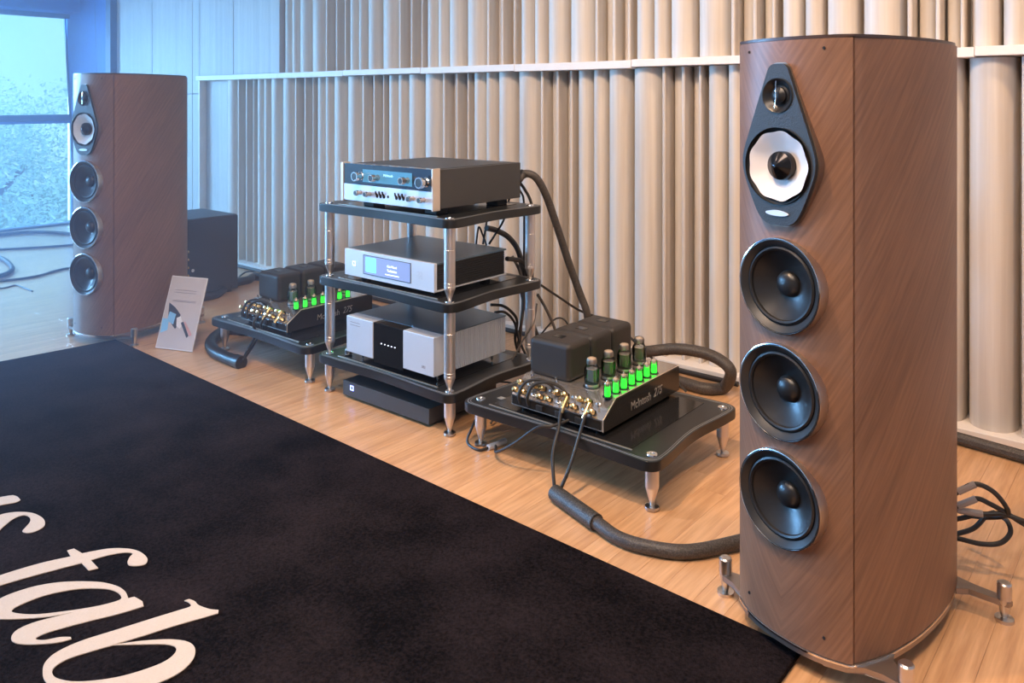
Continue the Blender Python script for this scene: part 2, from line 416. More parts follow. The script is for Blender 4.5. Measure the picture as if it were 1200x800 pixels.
def slats(s_lo, z0, z1, start, xmax):
    for ki, k in enumerate(kinds):
        me = None; xx = start
        while xx < xmax:
            if xx+k[0] >= s_lo:
                if me is None:
                    o = obj('slat', slat_bm(k, z0, z1), 'slat', wall); me = o.data
                else:
                    o = bpy.data.objects.new('slat', me); C.objects.link(o); o.parent = wall
                o.location.x = xx
            xx += MOD
slats(-4.98, .03, LZ-.016, -4.968, .7)
slats(-4.34, LZ+.016, 2.30, -4.035-MOD, .7)
# ledge boards over each row, short boards with visible joints
def board(name, x0, x1, y0, y1, z0, z1, m='ledge', bev=.0015):
    return obj(name, bx(x0+.0008, x1-.0008, y0, y1, z0, z1, bev=bev, seg=1), m, wall, smooth=False)
xx = -5.275
for w_, dz in ((.97, 0), (MOD, 0), (MOD, .003), (MOD, 0), (MOD, -.003), (MOD, .002), (MOD, 0), (MOD, .003), (MOD, 0), (MOD, 0)):
    board('ledge_board', xx, xx+w_, WY-.032, 3.08, LZ-.016+dz, LZ+.016+dz*.5); xx += w_
xx = -5.275
for i in range(6):
    board('plinth_board', xx, xx+1.05, WY-.032, 3.08, 0, .03); xx += 1.05
xx = -4.30
for i in range(8):
    board('top_board', xx, xx+MOD, WY-.032, 3.08, 2.30, 2.332); xx += MOD
# flat panels by the window
def wpanel(x0, x1, z0, z1, y0=WY):
    return obj('wall_panel', bx(x0+.002, x1-.002, y0, 3.08, z0+.0015, z1-.0015, bev=.002, seg=1), 'panel', wall, smooth=False)
for a, b_ in ((-6.54, -5.96), (-5.96, -5.375), (-5.375, -5.278)):
    wpanel(a, b_, 0, 1.128); wpanel(a, b_, 1.128, 2.2); wpanel(a, b_, 2.2, 2.9)
for a, b_ in ((-5.278, -4.85), (-4.85, -4.328)):
    wpanel(a, b_, LZ+.016, 2.2); wpanel(a, b_, 2.2, 2.9)
wpanel(-5.275, -4.985, .03, LZ-.016, 2.99)
obj('edge_post', bx(-5.275, -5.262, WY-.01, 3.0, .03, LZ-.016), 'ledge', wall, smooth=False)
struct(obj('trim_1', bx(-4.305, XR, 2.96, 3.08, 2.335, 2.9), 'panel'))
# window wall at the far left, glazed down to the floor
struct(obj('trim_2', bx(-6.62, -6.54, 2.90, 3.08, 0, ZC), 'darkframe'))                 # dark corner post
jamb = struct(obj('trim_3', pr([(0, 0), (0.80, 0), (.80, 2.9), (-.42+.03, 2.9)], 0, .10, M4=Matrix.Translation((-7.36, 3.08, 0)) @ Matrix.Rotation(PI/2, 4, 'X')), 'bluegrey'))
obj('joint', pr([(0, 0), (.006, 0), (-.146, 2.2), (-.152, 2.2)], 0, .002, M4=Matrix.Translation((-6.88, 2.981, 0)) @ Matrix.Rotation(PI/2, 4, 'X')), 'darkframe', jamb, smooth=False)
obj('edge_strip', pr([(-.012, 0), (0.010, 0), (-.38, 2.9), (-.402, 2.9)], 0, .03, M4=Matrix.Translation((-7.352, 2.999, 0)) @ Matrix.Rotation(PI/2, 4, 'X')), 'darkframe', jamb, smooth=False)
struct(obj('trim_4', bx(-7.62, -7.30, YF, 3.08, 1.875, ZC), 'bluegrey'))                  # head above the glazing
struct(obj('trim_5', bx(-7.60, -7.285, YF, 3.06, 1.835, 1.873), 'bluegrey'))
# facade glazing: window_n each with glass panes and frame
wins = [(-3.2, -1.4), (-1.4, .3), (.3, 3.05)]
for i, (y0, y1) in enumerate(wins):
    bm = bmesh.new()
    for a in ((y0, y1, 0, .012), (y0, y1, 1.80, 1.84), (y0, y0+.03, 0, 1.84), (y1-.03, y1, 0, 1.84)): box(bm, -7.60, -7.50, *a)
    w_ = struct(obj(f'window_{i+1}', bm, 'darkframe', smooth=False))
    bm = bmesh.new(); box(bm, -7.60, -7.46, y0+.03, y1-.03, .905, .960, bev=.003); obj('transom', bm, 'darkframe', w_)
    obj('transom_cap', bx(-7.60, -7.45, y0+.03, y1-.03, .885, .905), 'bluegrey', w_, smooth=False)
    obj('pane', bx(-7.56, -7.55, y0+.03, y1-.03, .012, .885), 'window_glass', w_, smooth=False)
    obj('pane', bx(-7.56, -7.55, y0+.03, y1-.03, .96, 1.80), 'window_glass', w_, smooth=False)

# ================================================================== OUTSIDE
g = struct(obj('ground', bx(-70, -7.7, -30, 50, -6.2, -6.0), 'ground'))
def leaf_ball(bm, c, R, n, ls):
    for i in range(n):
        d = Vector((random.gauss(0, 1), random.gauss(0, 1), random.gauss(0, 1))).normalized()
        q = c+d*R*(.80+.28*random.random())*(1+.25*noise.noise(d*2.2+c))
        a = Vector((random.gauss(0, 1), random.gauss(0, 1), random.gauss(0, .6))).normalized()
        b_ = a.cross(d+Vector((.01, 0, .3))).normalized(); s = ls*(.6+.8*random.random())
        vs = [bm.verts.new(q+a*s), bm.verts.new(q+b_*s*.45), bm.verts.new(q-a*s), bm.verts.new(q-b_*s*.45)]
        bm.faces.new(vs)
tree_labels = ['tall full green tree outside the window, leftmost and highest of the tree line',
               'broad green tree outside the window, just left of the left speaker',
               'low round green tree in front of the tree line outside the window',
               'green tree beyond the window, hidden in part by the window jamb',
               'dense shrubby tree low against the window glass outside']
tcs = [(-19.0, 4.6, -.55, 2.6), (-19.5, 8.8, -1.2, 2.9), (-14.6, 5.9, -1.9, 1.9), (-20.5, 13.8, -1.4, 2.6), (-13.8, 2.6, -1.5, 1.8)]
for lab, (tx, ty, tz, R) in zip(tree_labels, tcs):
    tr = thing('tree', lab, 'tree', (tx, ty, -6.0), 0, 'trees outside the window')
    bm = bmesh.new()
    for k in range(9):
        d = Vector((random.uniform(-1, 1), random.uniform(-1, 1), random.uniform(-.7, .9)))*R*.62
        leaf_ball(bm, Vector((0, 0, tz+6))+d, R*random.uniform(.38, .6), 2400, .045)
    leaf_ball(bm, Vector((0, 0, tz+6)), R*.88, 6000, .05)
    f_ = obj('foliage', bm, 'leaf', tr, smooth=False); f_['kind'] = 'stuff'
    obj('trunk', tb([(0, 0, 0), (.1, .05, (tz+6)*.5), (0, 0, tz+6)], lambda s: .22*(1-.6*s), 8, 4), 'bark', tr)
    bm = bmesh.new()
    for k in range(5):
        a = 2*PI*k/5; tube(bm, [(0, 0, (tz+6)*.6), (math.cos(a)*R*.4, math.sin(a)*R*.4, (tz+6)*.85), (math.cos(a)*R*.75, math.sin(a)*R*.75, tz+6+.3)], .06, 6, 3)
    obj('branches', bm, 'bark', tr)

# ================================================================== RUG
rug = obj('rug', pr([(-3.685, 1.658), (-3.735, 1.20), (-3.80, -2.2), (-.60, -2.3), (-.575, 1.572)], .0005, .013, bev=.004), 'rug')
tag(rug, 'large black pile rug with cream italic lettering lying on the pale wood floor', 'rug')
def pxloop(pts, ox, oy, s, n=5):
    P = [(q[0]/s+ox, q[1]/s+oy) for q in pts]
    # corners: a point given with a third value is sharp (doubled)
    Q = []
    for q, w in zip(pts, P):
        v = onZ(w[0], w[1], .013); Q.append((v.x, v.y, 0, len(q) > 2))
    out = []; N = len(Q)
    for i in range(N):
        p0, p1, p2, p3 = Q[(i-1) % N], Q[i], Q[(i+1) % N], Q[(i+2) % N]
        if p1[3]: p0 = p1
        if p2[3]: p3 = p2
        a, b_, c_, d_ = [Vector(w[:3]) for w in (p0, p1, p2, p3)]
        for k in range(n):
            t_ = k/n
            out.append(.5*((2*b_)+(-a+c_)*t_+(2*a-5*b_+4*c_-d_)*t_*t_+(-a+3*b_-3*c_+d_)*t_**3))
    return out
def letter(loops, ox, oy, s):
    o = obj('letter', fill2d([pxloop(l, ox, oy, s) for l in loops], .0140, .0016), 'rugletter', rug, smooth=False); return o
S = 1
# f
letter([[(350, 113, S), (385, 103, S), (428, 128, S), (560, 104), (660, 103), (725, 118), (765, 150), (762, 178), (730, 191), (680, 192), (664, 176), (675, 148), (690, 128), (640, 124), (560, 138), (472, 163, S), (512, 205, S), (462, 217, S), (425, 178, S), (200, 237), (0, 295), (-160, 352), (-300, 400), (-420, 420), (-470, 395), (-440, 372), (-330, 365), (-200, 320), (0, 243), (200, 182), (368, 144, S)]], 0, 620, 4.444)
# a
letter([[(668, 362, S), (700, 354, S), (742, 378, S), (748, 403, S), (620, 442), (420, 492), (250, 540), (185, 572), (230, 580), (310, 565), (368, 564, S), (372, 574, S), (300, 592), (180, 602), (90, 598), (58, 572), (85, 530), (170, 490), (290, 458), (395, 432, S), (250, 458), (80, 470), (-20, 466), (-60, 430), (-40, 390), (40, 345), (180, 300), (330, 277), (500, 276), (600, 295), (650, 325)],
        [(632, 362), (610, 330), (540, 312), (400, 314), (240, 345), (120, 390), (66, 420), (75, 438), (180, 446), (320, 432), (480, 408), (590, 382)]], 0, 620, 4.444)
# b
letter([[(960, 374, S), (985, 366, S), (1015, 378), (1035, 398), (1090, 418), (1138, 423, S), (1136, 440, S), (1060, 462), (900, 508), (750, 556), (590, 604, S), (740, 584), (880, 576), (975, 588), (1015, 622), (1005, 680), (940, 745), (830, 800), (660, 850), (480, 865), (330, 850), (240, 800), (222, 740), (240, 690), (300, 640), (420, 585), (600, 528), (800, 465), (940, 422), (992, 404), (985, 385)],
        [(588, 606, S), (740, 602), (860, 602), (915, 618), (905, 655), (840, 700), (700, 750), (560, 782), (400, 796), (300, 780), (272, 750), (290, 715), (360, 675), (470, 640)]], 0, 620, 4.444)
# s
letter([[(0, 558), (80, 540), (170, 535), (260, 545), (330, 580), (352, 620), (335, 655), (270, 688), (210, 698), (175, 685), (205, 650), (235, 610), (230, 575), (180, 560), (110, 585), (50, 630), (0, 675), (-80, 760), (-200, 815), (-360, 830), (-440, 790), (-420, 745), (-350, 740), (-340, 775), (-270, 790), (-180, 740), (-120, 650), (-60, 590)]], 0, 520, 6.667)
# u, tail end
letter([[(-420, 520, S), (-300, 490), (0, 420), (100, 404, S), (135, 415), (160, 440, S), (120, 460), (0, 482), (-200, 530), (-400, 580, S)]], 0, 520, 6.667)

# ================================================================== LOUDSPEAKERS
def hw(y):
    K = [(0, .128), (.05, .142), (.09, .149), (.17, .152), (.25, .147), (.33, .134), (.40, .113), (.45, .087), (.48, .055), (.492, .0)]
    for (a, b_), (c_, d_) in zip(K, K[1:]):
        if a <= y <= c_: return b_+(d_-b_)*(y-a)/(c_-a)
    return 0
def smoothed():
    K = [(0, .128), (.045, .1405), (.09, .149), (.17, .1525), (.25, .147), (.33, .134), (.40, .113), (.45, .086), (.48, .052), (.490, .0)]
    return [(w[1], w[0]) for w in spline([(a, b_, 0) for a, b_ in K], 4)]
def yf(x): return -.036*(1-abs(x/.128)**2.4)
def make_speaker(label, loc, rz):
    t_ = thing('floorstanding_speaker', label, 'loudspeaker', loc, rz, 'pair of floorstanding speakers')
    side = smoothed()
    front = [(-.128+.256*i/36, yf(-.128+.256*i/36)) for i in range(37)]
    baf = front+[(.128, .003), (-.128, .003)]
    bo = obj('front_baffle', pr(baf, .050, 1.196, .0015), 'veneer', t_)
    cut = bmesh.new()
    for cz, cr in ((.724, .088), (.520, .088), (.315, .088), (.955, .072)): lathe(cut, [(0, -.028), (cr, -.028), (cr, .05), (0, .05)], 48, FR(0, -.030, cz))
    co = obj('cutter', cut, 'seam', t_); md_ = bo.modifiers.new('b', 'BOOLEAN'); md_.operation = 'DIFFERENCE'; md_.object = co; md_.solver = 'EXACT'
    bpy.context.view_layer.update(); me_ = bpy.data.meshes.new_from_object(bo.evaluated_get(bpy.context.evaluated_depsgraph_get()))
    bo.modifiers.clear(); bo.data = me_; me_.set_sharp_from_angle(angle=math.radians(25)); cn = [None]*len(me_.loops)
    for pg in me_.polygons:
        fr_face = pg.normal.y < -.55 and abs(pg.center.y-yf(pg.center.x)) < .004
        for li in pg.loop_indices:
            x_ = me_.vertices[me_.loops[li].vertex_index].co.x
            dyx = .036*2.4*abs(x_/.128)**1.4/.128*(1 if x_ > 0 else -1)
            cn[li] = Vector((dyx, -1, 0)).normalized()[:] if fr_face else pg.normal[:]
    me_.normals_split_custom_set(cn); bpy.data.objects.remove(co)
    body = [(x_, y_+.0065) for x_, y_ in side]
    out = [(x_, y_) for x_, y_ in body]+[(-x_, y_) for x_, y_ in body[-2::-1]]
    obj('cabinet', pr(out, .050, 1.196, .0012), 'veneer', t_)
    obj('seam_gasket', pr([(-.1255, .001), (.1255, .001), (.1255, .01), (-.1255, .01)], .052, 1.194), 'seam', t_)
    full = [(x_*.998, y_) for x_, y_ in front[:-1]]+[(x_*.998, y_*1) for x_, y_ in side]+[(-x_*.998, y_) for x_, y_ in side[-2:0:-1]]
    obj('top_cap', pr(full, 1.1965, 1.2025, .002), 'cap', t_)
    big = [(x_*1.012, y_*1.02-.001) for x_, y_ in front[:-1]]+[(x_*1.01, y_) for x_, y_ in side]+[(-x_*1.01, y_) for x_, y_ in side[-2:0:-1]]
    base = obj('base_plate', pr(big, .036, .0495, .003), 'armmetal', t_)
    obj('base_rim', pr([(x_*1.003, y_*1.004-.0012) for x_, y_ in big], .0455, .0490, .0015), 'chrome', base)
    for s in (-1, 1):
        for fx, fy, q in ((.204, .045, [(.085, -.026), (.122, -.006), (.140, .018), (.170, .030), (.200, .030), (.215, .045), (.204, .058), (.182, .062), (.158, .080), (.142, .12), (.09, .12)]),
                          (.190, .447, [(.08, .39), (.116, .400), (.130, .422), (.185, .434), (.203, .438), (.204, .452), (.190, .460), (.130, .446), (.07, .45)])):
            pts = [(s*a, b_) for a, b_ in q]
            if s < 0: pts = pts[::-1]
            ar = obj('outrigger_arm', pr(pts, .034, .046, .002), 'armmetal', t_)
            T = Matrix.Translation((s*fx, fy, 0))
            obj('spike_foot', lat([(0, .080), (.011, .080), (.014, .077), (.014, .050), (.0125, .049), (.0135, .043), (.0075, .014), (.0065, .008), (0, .008)], 20, T), 'dullchrome', ar)
            obj('foot_disc', lat([(0, .009), (.008, .009), (.018, .007), (.018, .0), (0, 0)], 24, T), 'dullchrome', ar)
    # teardrop head plate for tweeter and midrange
    zt = lambda v: v
    def tear(k=1.):
        half = [(0, 1.1525), (.012, 1.1515), (.020, 1.146), (.026, 1.134), (.046, 1.080), (.068, 1.020), (.080, .985), (.084, .962), (.080, .935), (.062, .890), (.048, .862), (.036, .848), (.018, .8405), (0, .840)]
        pts = [(a, b_) for a, b_ in half]+[(-a, b_) for a, b_ in half[-2:0:-1]]
        P = spline([(a*k, .99+(b_-.99)*(1-(1-k)*.45), 0) for a, b_ in pts], 4, True); return [(v.x, v.y) for v in P]
    R90 = lambda y: Matrix.Translation((0, y, 0)) @ Matrix.Rotation(PI/2, 4, 'X')
    # leather plate with real round openings
    circ = lambda cx, cz, r_, n=40: [(cx+r_*math.cos(2*PI*i/n), cz+r_*math.sin(2*PI*i/n)) for i in range(n)]
    bm = fill2d([tear(1.02), circ(0, 1.090, .033), circ(0, .955, .0755)], 0, .040)
    bmesh.ops.transform(bm, matrix=R90(-.018), verts=bm.verts)
    obj('trim_rim', bm, 'rim', t_)
    bm = fill2d([tear(.985), circ(0, 1.090, .031), circ(0, .955, .0735)], 0, .018)
    bmesh.ops.transform(bm, matrix=R90(-.0375), verts=bm.verts)
    hd = obj('head_plate', bm, 'leather', t_)
    obj('name_plate', pr([(v.x, v.y) for v in spline([(-.024, .866, 0), (0, .870, 0), (.024, .866, 0), (.022, .861, 0), (0, .859, 0), (-.022, .861, 0)], 4, True)], 0, .003, .0008, R90(-.0465)), 'silver', hd)
    # midrange
    md = obj('midrange_driver', lat([(.074, .010), (.0735, .004), (.067, .001), (.064, -.001)], 48, FR(0, -.0395, .955)), 'rubber', t_)
    obj('cone', lat([(.0665, .007), (.060, .004), (.045, -.006), (.028, -.014), (.014, -.018)], 72, FR(0, -.0395, .955), lambda a, r_, h: 1+.022*math.cos(9*a)*(r_/.066)**3), 'white_cone', md)
    obj('phase_plug', lat([(.027, -.018), (.0285, -.004), (.027, .002), (.016, .009), (.006, .0145), (0, .0160)], 32, FR(0, -.0395, .955)), 'copper', md)
    # tweeter
    tw = obj('tweeter', lat([(.0335, .0095), (.030, .008), (.025, .001), (.020, -.002), (.0165, -.0005), (.0155, .004), (.009, .008), (0, .010)], 40, FR(0, -.0395, 1.090)), 'cone', t_)
    obj('tweeter_bridge', tb([(0, -.051, 1.118), (.002, -.055, 1.100), (.001, -.053, 1.085), (-.003, -.0515, 1.066)], .0012, 6), 'chrome', tw)
    # woofers
    for cz in (.724, .520, .315):
        w_ = obj('woofer', lat([(.0920, -.020), (.0920, .012), (.0912, .0145), (.0902, .0145)], 64, FR(0, -.031, cz)), 'dullchrome', t_)
        obj('chrome_edge', lat([(.0917, .012), (.0917, .0150), (.0902, .0155), (.0897, .0145)], 64, FR(0, -.031, cz)), 'chrome', w_)
        obj('mounting_ring', lat([(.0900, .0145), (.088, .0150), (.0775, .0070), (.0755, .0040)], 64, FR(0, -.031, cz)), 'black_satin', w_)
        obj('surround', lat([(.0760, .0035), (.0745, .0072), (.0710, .0092), (.0675, .0072), (.0660, .0020)], 64, FR(0, -.031, cz)), 'rubber', w_)
        obj('cone', lat([(.0665, .0030), (.052, -.007), (.036, -.015), (.0245, -.0195)], 64, FR(0, -.031, cz)), 'cone', w_)
        obj('dust_cap', lat([(.0255, -.0190), (.0235, -.0130), (.017, -.0080), (.009, -.0055), (0, -.005)], 40, FR(0, -.031, cz)), 'cone', w_)
    # small grille pegs
    for z_ in (1.178, .085):
        for s in (-1, 1):
            obj('grille_peg', lat([(0, .0015), (.0028, .0012), (.003, 0)], 12, FR(s*.085, yf(.085)-.0005, z_)), 'seam', t_)
    # binding posts on the back
    bp = obj('terminal_panel', bx(-.05, .05, .478, .500, .16, .36, bev=.004), 'black_satin', t_)
    for z_ in (.20, .24, .28, .32):
        for s in (-1, 1): obj('binding_post', lat([(0, .026), (.007, .026), (.008, .020), (.006, .012), (.006, 0), (0, 0)], 14, Matrix.Translation((s*.022, .499, z_)) @ Matrix.Rotation(-PI/2, 4, 'X')), 'gold', bp)
    return t_
a1 = math.asin(-.264)
sp1 = make_speaker('tall walnut floorstanding speaker in the right foreground, toed in towards the rug', (-.591, 1.569, 0), a1)
sp2 = dup(sp1, (-3.744, 1.584, 0), -a1, 'tall walnut floorstanding speaker at the far left, in front of the window and rug corner')

# ================================================================== RACK AND AMPLIFIER STANDS
def outline(x0, x1, y0, y1, inset=0., wx=.018, wy=.010, r_=.035):
    cx, cy = (x0+x1)/2, (y0+y1)/2; a, b_ = (x1-x0)/2, (y1-y0)/2; pts = []
    def corner(qx, qy, a0):
        for i in range(7):
            an = a0+PI/2*i/6; pts.append((qx+r_*math.cos(an), qy+r_*math.sin(an)))
    def side(p, q, nrm, w):
        for i in range(1, 14):
            s = i/14; k = w*(.5-.5*math.cos(2*PI*s))
            pts.append((p[0]+(q[0]-p[0])*s-nrm[0]*k, p[1]+(q[1]-p[1])*s-nrm[1]*k))
    corner(a-r_, b_-r_, 0); side((a-r_, b_), (-a+r_, b_), (0, 1), wy)
    corner(-a+r_, b_-r_, PI/2); side((-a, b_-r_), (-a, -b_+r_), (-1, 0), wx)
    corner(-a+r_, -b_+r_, PI); side((-a+r_, -b_), (a-r_, -b_), (0, -1), wy)
    corner(a-r_, -b_+r_, 1.5*PI); side((a, -b_+r_), (a, b_-r_), (1, 0), wx)
    return [(cx+px_*(1-inset/a), cy+py_*(1-inset/b_)) for px_, py_ in pts]
def stripe(bm, o1, o2, z):
    n = len(o1); A = [bm.verts.new((*q, z)) for q in o1]; B = [bm.verts.new((*q, z)) for q in o2]
    A2 = [bm.verts.new((*q, z-.001)) for q in o1]; B2 = [bm.verts.new((*q, z-.001)) for q in o2]
    for i in range(n):
        j = (i+1) % n
        bm.faces.new((A[i], A[j], B[j], B[i])); bm.faces.new((A[i], A[j], A2[j], A2[i])); bm.faces.new((B[i], B[j], B2[j], B2[i]))
def make_shelf(root, X0, X1, Y0, Y1, zt, posts, name='shelf'):
    th = .028
    s_ = obj(name, pr(outline(X0, X1, Y0, Y1), zt-th, zt, .003), 'shelf', root)
    bm = bmesh.new(); stripe(bm, outline(X0, X1, Y0, Y1, .0065), outline(X0, X1, Y0, Y1, .0085), zt+.0006)
    stripe(bm, outline(X0, X1, Y0, Y1, .013), outline(X0, X1, Y0, Y1, .0142), zt+.0006)
    obj('pinstripe', bm, 'pinstripe', s_, smooth=False)
    obj('inset_panel', bx(X0+.095, X1-.095, Y0+.045, Y1-.045, zt-.002, zt+.0015), 'black_gloss', s_, smooth=False)
    obj('trim_strip', bx(X0+.09, X1-.09, Y0+.034, Y0+.039, zt-.001, zt+.002), 'brass_strip', s_, smooth=False)
    for (x_, y_) in posts:
        obj('screw_cap', lat([(0, .002), (.006, .0015), (.007, .003), (.014, .003), (.0155, .0), (.0155, -.004)], 28, Matrix.Translation((x_, y_, zt))), 'chrome', s_)
    return s_
def post(root, x_, y_, z0, z1, r_=.0185, name='post'):
    prof = [(0, z1), (r_, z1), (r_, z1-.07), (r_-.0008, z1-.071), (r_-.0008, z1-.073), (r_, z1-.074), (r_, z0+.062), (r_-.0008, z0+.061), (r_-.0008, z0+.059), (r_, z0+.058),
            (r_, z0+.050), (r_-.0008, z0+.049), (r_, z0+.048), (r_, z0+.040), (.006, z0+.004), (.004, z0), (0, z0)]
    return obj(name, lat(prof, 32, Matrix.Translation((x_, y_, 0))), 'post', root, ang=18)
def foot(root, x_, y_, zt, r_=.0185):
    T = Matrix.Translation((x_, y_, 0))
    f_ = obj('foot', lat([(0, zt), (r_, zt), (r_, .061), (r_*.98, .059), (.0065, .018), (.0055, .010), (0, .010)], 32, T), 'post', root, ang=18)
    obj('foot_disc', lat([(0, .013), (.008, .0135), (.019, .010), (.020, .004), (.017, 0), (0, 0)], 28, T), 'dullchrome', f_)
RX0, RX1, RY0, RY1 = -2.488, -1.794, 1.850, 2.345
rp = [(-2.453, 1.890), (-1.829, 1.886), (-2.453, 2.304), (-1.829, 2.304)]
rack = thing('equipment_rack', 'three-shelf black equipment rack with round metal posts between the two amplifier stands', 'rack', (0, 0, 0))
zs = (.141, .430, .700)
for z_ in zs: make_shelf(rack, RX0, RX1, RY0, RY1, z_, rp)
for (x_, y_) in rp:
    foot(rack, x_, y_, zs[0]-.028)
    for a, b_ in ((zs[0]+.003, zs[1]-.028), (zs[1]+.003, zs[2]-.028)): post(rack, x_, y_, a, b_)
def make_stand(label, dx):
    t_ = thing('amplifier_stand', label, 'stand', (dx, 0, 0), 0, 'low amplifier stands')
    ps = [(-1.700, 1.893), (-1.085, 1.885), (-1.700, 2.310), (-1.085, 2.310)]
    make_shelf(t_, -1.738, -1.050, 1.838, 2.352, .145, ps, 'top_plate')
    for (x_, y_) in ps: foot(t_, x_, y_, .117)
    obj('label_plate', bx(-1.665, -1.625, 1.93, 1.95, .1445, .146), 'pinstripe', t_, smooth=False)
    return t_
st1 = make_stand('low black amplifier stand on four conical metal feet, beside the right speaker', 0)
st2 = dup(st1, (-1.502, .014, 0), 0, 'low black amplifier stand on four conical metal feet, left of the rack')

# ---- tube amplifiers
AX0, AX1, AY0, AY1 = -1.574, -1.246, 1.892, 2.330
def make_amp(label, loc):
    t_ = thing('tube_amplifier', label, 'amplifier', loc, 0, 'tube amplifiers')
    # chassis side section in (y, z), extruded along x
    sec = [(AY0, .160), (AY0, .192), (AY0+.066, .236), (AY1, .236), (AY1, .160)]
    RY = Matrix(((0, 0, 1, 0), (1, 0, 0, 0), (0, 1, 0, 0), (0, 0, 0, 1)))
    ch = obj('chassis', pr(sec, AX0, AX1, .0015, RY), 'steel', t_)
    sec2 = [(AY0+.001, .158), (AY0+.001, .190), (AY0+.066, .233), (AY1-.001, .233), (AY1-.001, .158)]
    sd = obj('side_panel', pr(sec2, AX1-.001, AX1+.004, .0012, RY), 'chassis_side', t_)
    obj('edge_trim', tb([(AX1+.002, AY0, .160), (AX1+.002, AY0, .192), (AX1+.002, AY0+.066, .2365), (AX1+.002, AY1, .2365)], .0014, 6, 1, False), 'cream_trim', sd)
    obj('front_lip', bx(AX0+.004, AX1-.004, AY0-.002, AY0, .164, .189), 'chassis_side', t_, smooth=False)
    T = Matrix(((0, 0, 1, AX1+.005), (1, 0, 0, 0), (0, 1, 0, 0), (0, 0, 0, 1)))
    place_text('nameplate', 'McIntosh', .034, 'letters', sd, T @ Matrix.Translation((2.092, .189, 0)), sx=.92, shear=.1)
    place_text('nameplate', '275', .037, 'letters', sd, T @ Matrix.Translation((2.190, .192, 0)), sx=.86, shear=.35)
    for x_ in (AX0+.03, AX1-.03):
        for y_ in (AY0+.03, AY1-.03): obj('rubber_foot', lat([(0, .162), (.012, .162), (.010, .1470), (0, .1470)], 16, Matrix.Translation((x_, y_, 0))), 'rubber', t_)
    for k in range(3):
        y0 = 1.968+k*.1215
        tr_ = obj('transformer', bx(AX0+.006, -1.412, y0, y0+.117, .236, .350-.001*k, bev=.017, seg=5), 'xformer', t_)
        obj('top_badge', bx(-1.51, -1.475, y0+.045, y0+.072, .3495-.001*k, .3512-.001*k, bev=.0004, seg=1), 'black_gloss', tr_)
    for x_, y_ in ((-1.545, 1.958), (-1.452, 1.958)):
        obj('toggle_switch', lat([(0, .018), (.003, .017), (.0022, .002), (.006, .002), (.006, 0)], 12, Matrix.Translation((x_, y_, .236)) @ Matrix.Rotation(.3, 4, 'X')), 'chrome', t_)
    for k in range(4):
        T = Matrix.Translation((-1.350, 1.994+k*.0900, .236))
        b_ = obj('power_tube', lat([(.021, .010), (.0225, .016), (.0225, .052), (.020, .058), (.0165, .063), (.0165, .078), (.014, .084), (.008, .0875), (0, .088)], 28, T), 'tube_glass', t_)
        obj('socket', lat([(.0, .002), (.026, .002), (.026, 0), (0, 0)], 24, T), 'black_gloss', b_)
        obj('tube_base', lat([(0, .012), (.0195, .012), (.021, .010), (.021, .002), (0, .002)], 24, T), 'dullchrome', b_)
        bm = bmesh.new(); box(bm, -.011, .011, -.008, .008, .014, .050, bev=.002); tube(bm, [(.014, 0, .014), (.014, 0, .056)], .0012, 6, 1, False); tube(bm, [(-.014, 0, .014), (-.014, 0, .056)], .0012, 6, 1, False)
        bmesh.ops.transform(bm, matrix=T, verts=bm.verts); obj('electrodes', bm, 'tube_inside', b_)
        obj('mica_disc', lat([(0, .0545), (.017, .0540), (.017, .0525), (0, .052)], 20, T), 'getter', b_)
        obj('getter_flash', lat([(.0155, .068), (.0158, .078), (.0135, .0832), (.0078, .0866), (0, .0872)], 24, T), 'getter', b_)
    for k in range(7):
        T = Matrix.Translation((-1.268, 1.952+k*.0438, .236))
        b_ = obj('signal_tube', lat([(.0108, .002), (.0110, .036), (.009, .041), (.004, .044), (.0022, .049), (0, .0505)], 20, T), 'tube_glass', t_)
        obj('socket', lat([(0, .0025), (.014, .0025), (.0145, 0), (0, 0)], 20, T), 'black_gloss', b_)
        bm = bmesh.new(); lathe(bm, [(0, .003), (.0085, .003), (.0088, .014), (.0070, .0265), (0, .0275)], 12, T); obj('lit_core', bm, 'green', b_)
        obj('getter_tip', lat([(.0098, .037), (.0080, .0412), (.0036, .0438), (.0018, .048), (0, .049)], 16, T), 'getter', b_)
    # connector field on the slope, posts perpendicular to the slope
    ang = math.atan2(.044, .066)
    for r_i, (fy, n, cat) in enumerate(((.013, 10, 0), (.037, 11, 1))):
        for k in range(n):
            x_ = AX0+.018+k*(.275/(n-1)); base_ = Vector((x_, AY0+fy, .192+fy*.044/.066))
            T = Matrix.Translation(base_) @ Matrix.Rotation(PI/2-ang*.8, 4, 'X')
            if (k+r_i) % 3 == 2:
                o_ = obj('rca_socket', lat([(0, .016), (.0035, .016), (.004, .004), (.006, .003), (.006, 0)], 14, T), 'chrome', t_)
            else:
                o_ = obj('binding_post', lat([(0, .032), (.0040, .032), (.0046, .029), (.0082, .027), (.0082, .012), (.0058, .010), (.0058, .0), (0, 0)], 10, T), 'gold', t_)
                obj('collar', lat([(.0075, .006), (.0078, .001), (.0, .001)], 12, T), 'black_satin', o_)
    for k in range(3):
        obj('output_socket', bx(AX0+.10+k*.07, AX0+.125+k*.07, AY0-.010, AY0-.002, .168, .184, bev=.002), 'black_satin', t_)
    return t_
amp1 = make_amp('tube amplifier with green-lit valves on the stand beside the right speaker', (0, 0, 0))
amp2 = dup(amp1, (-1.502, .014, 0), 0, 'tube amplifier with green-lit valves on the stand left of the rack')

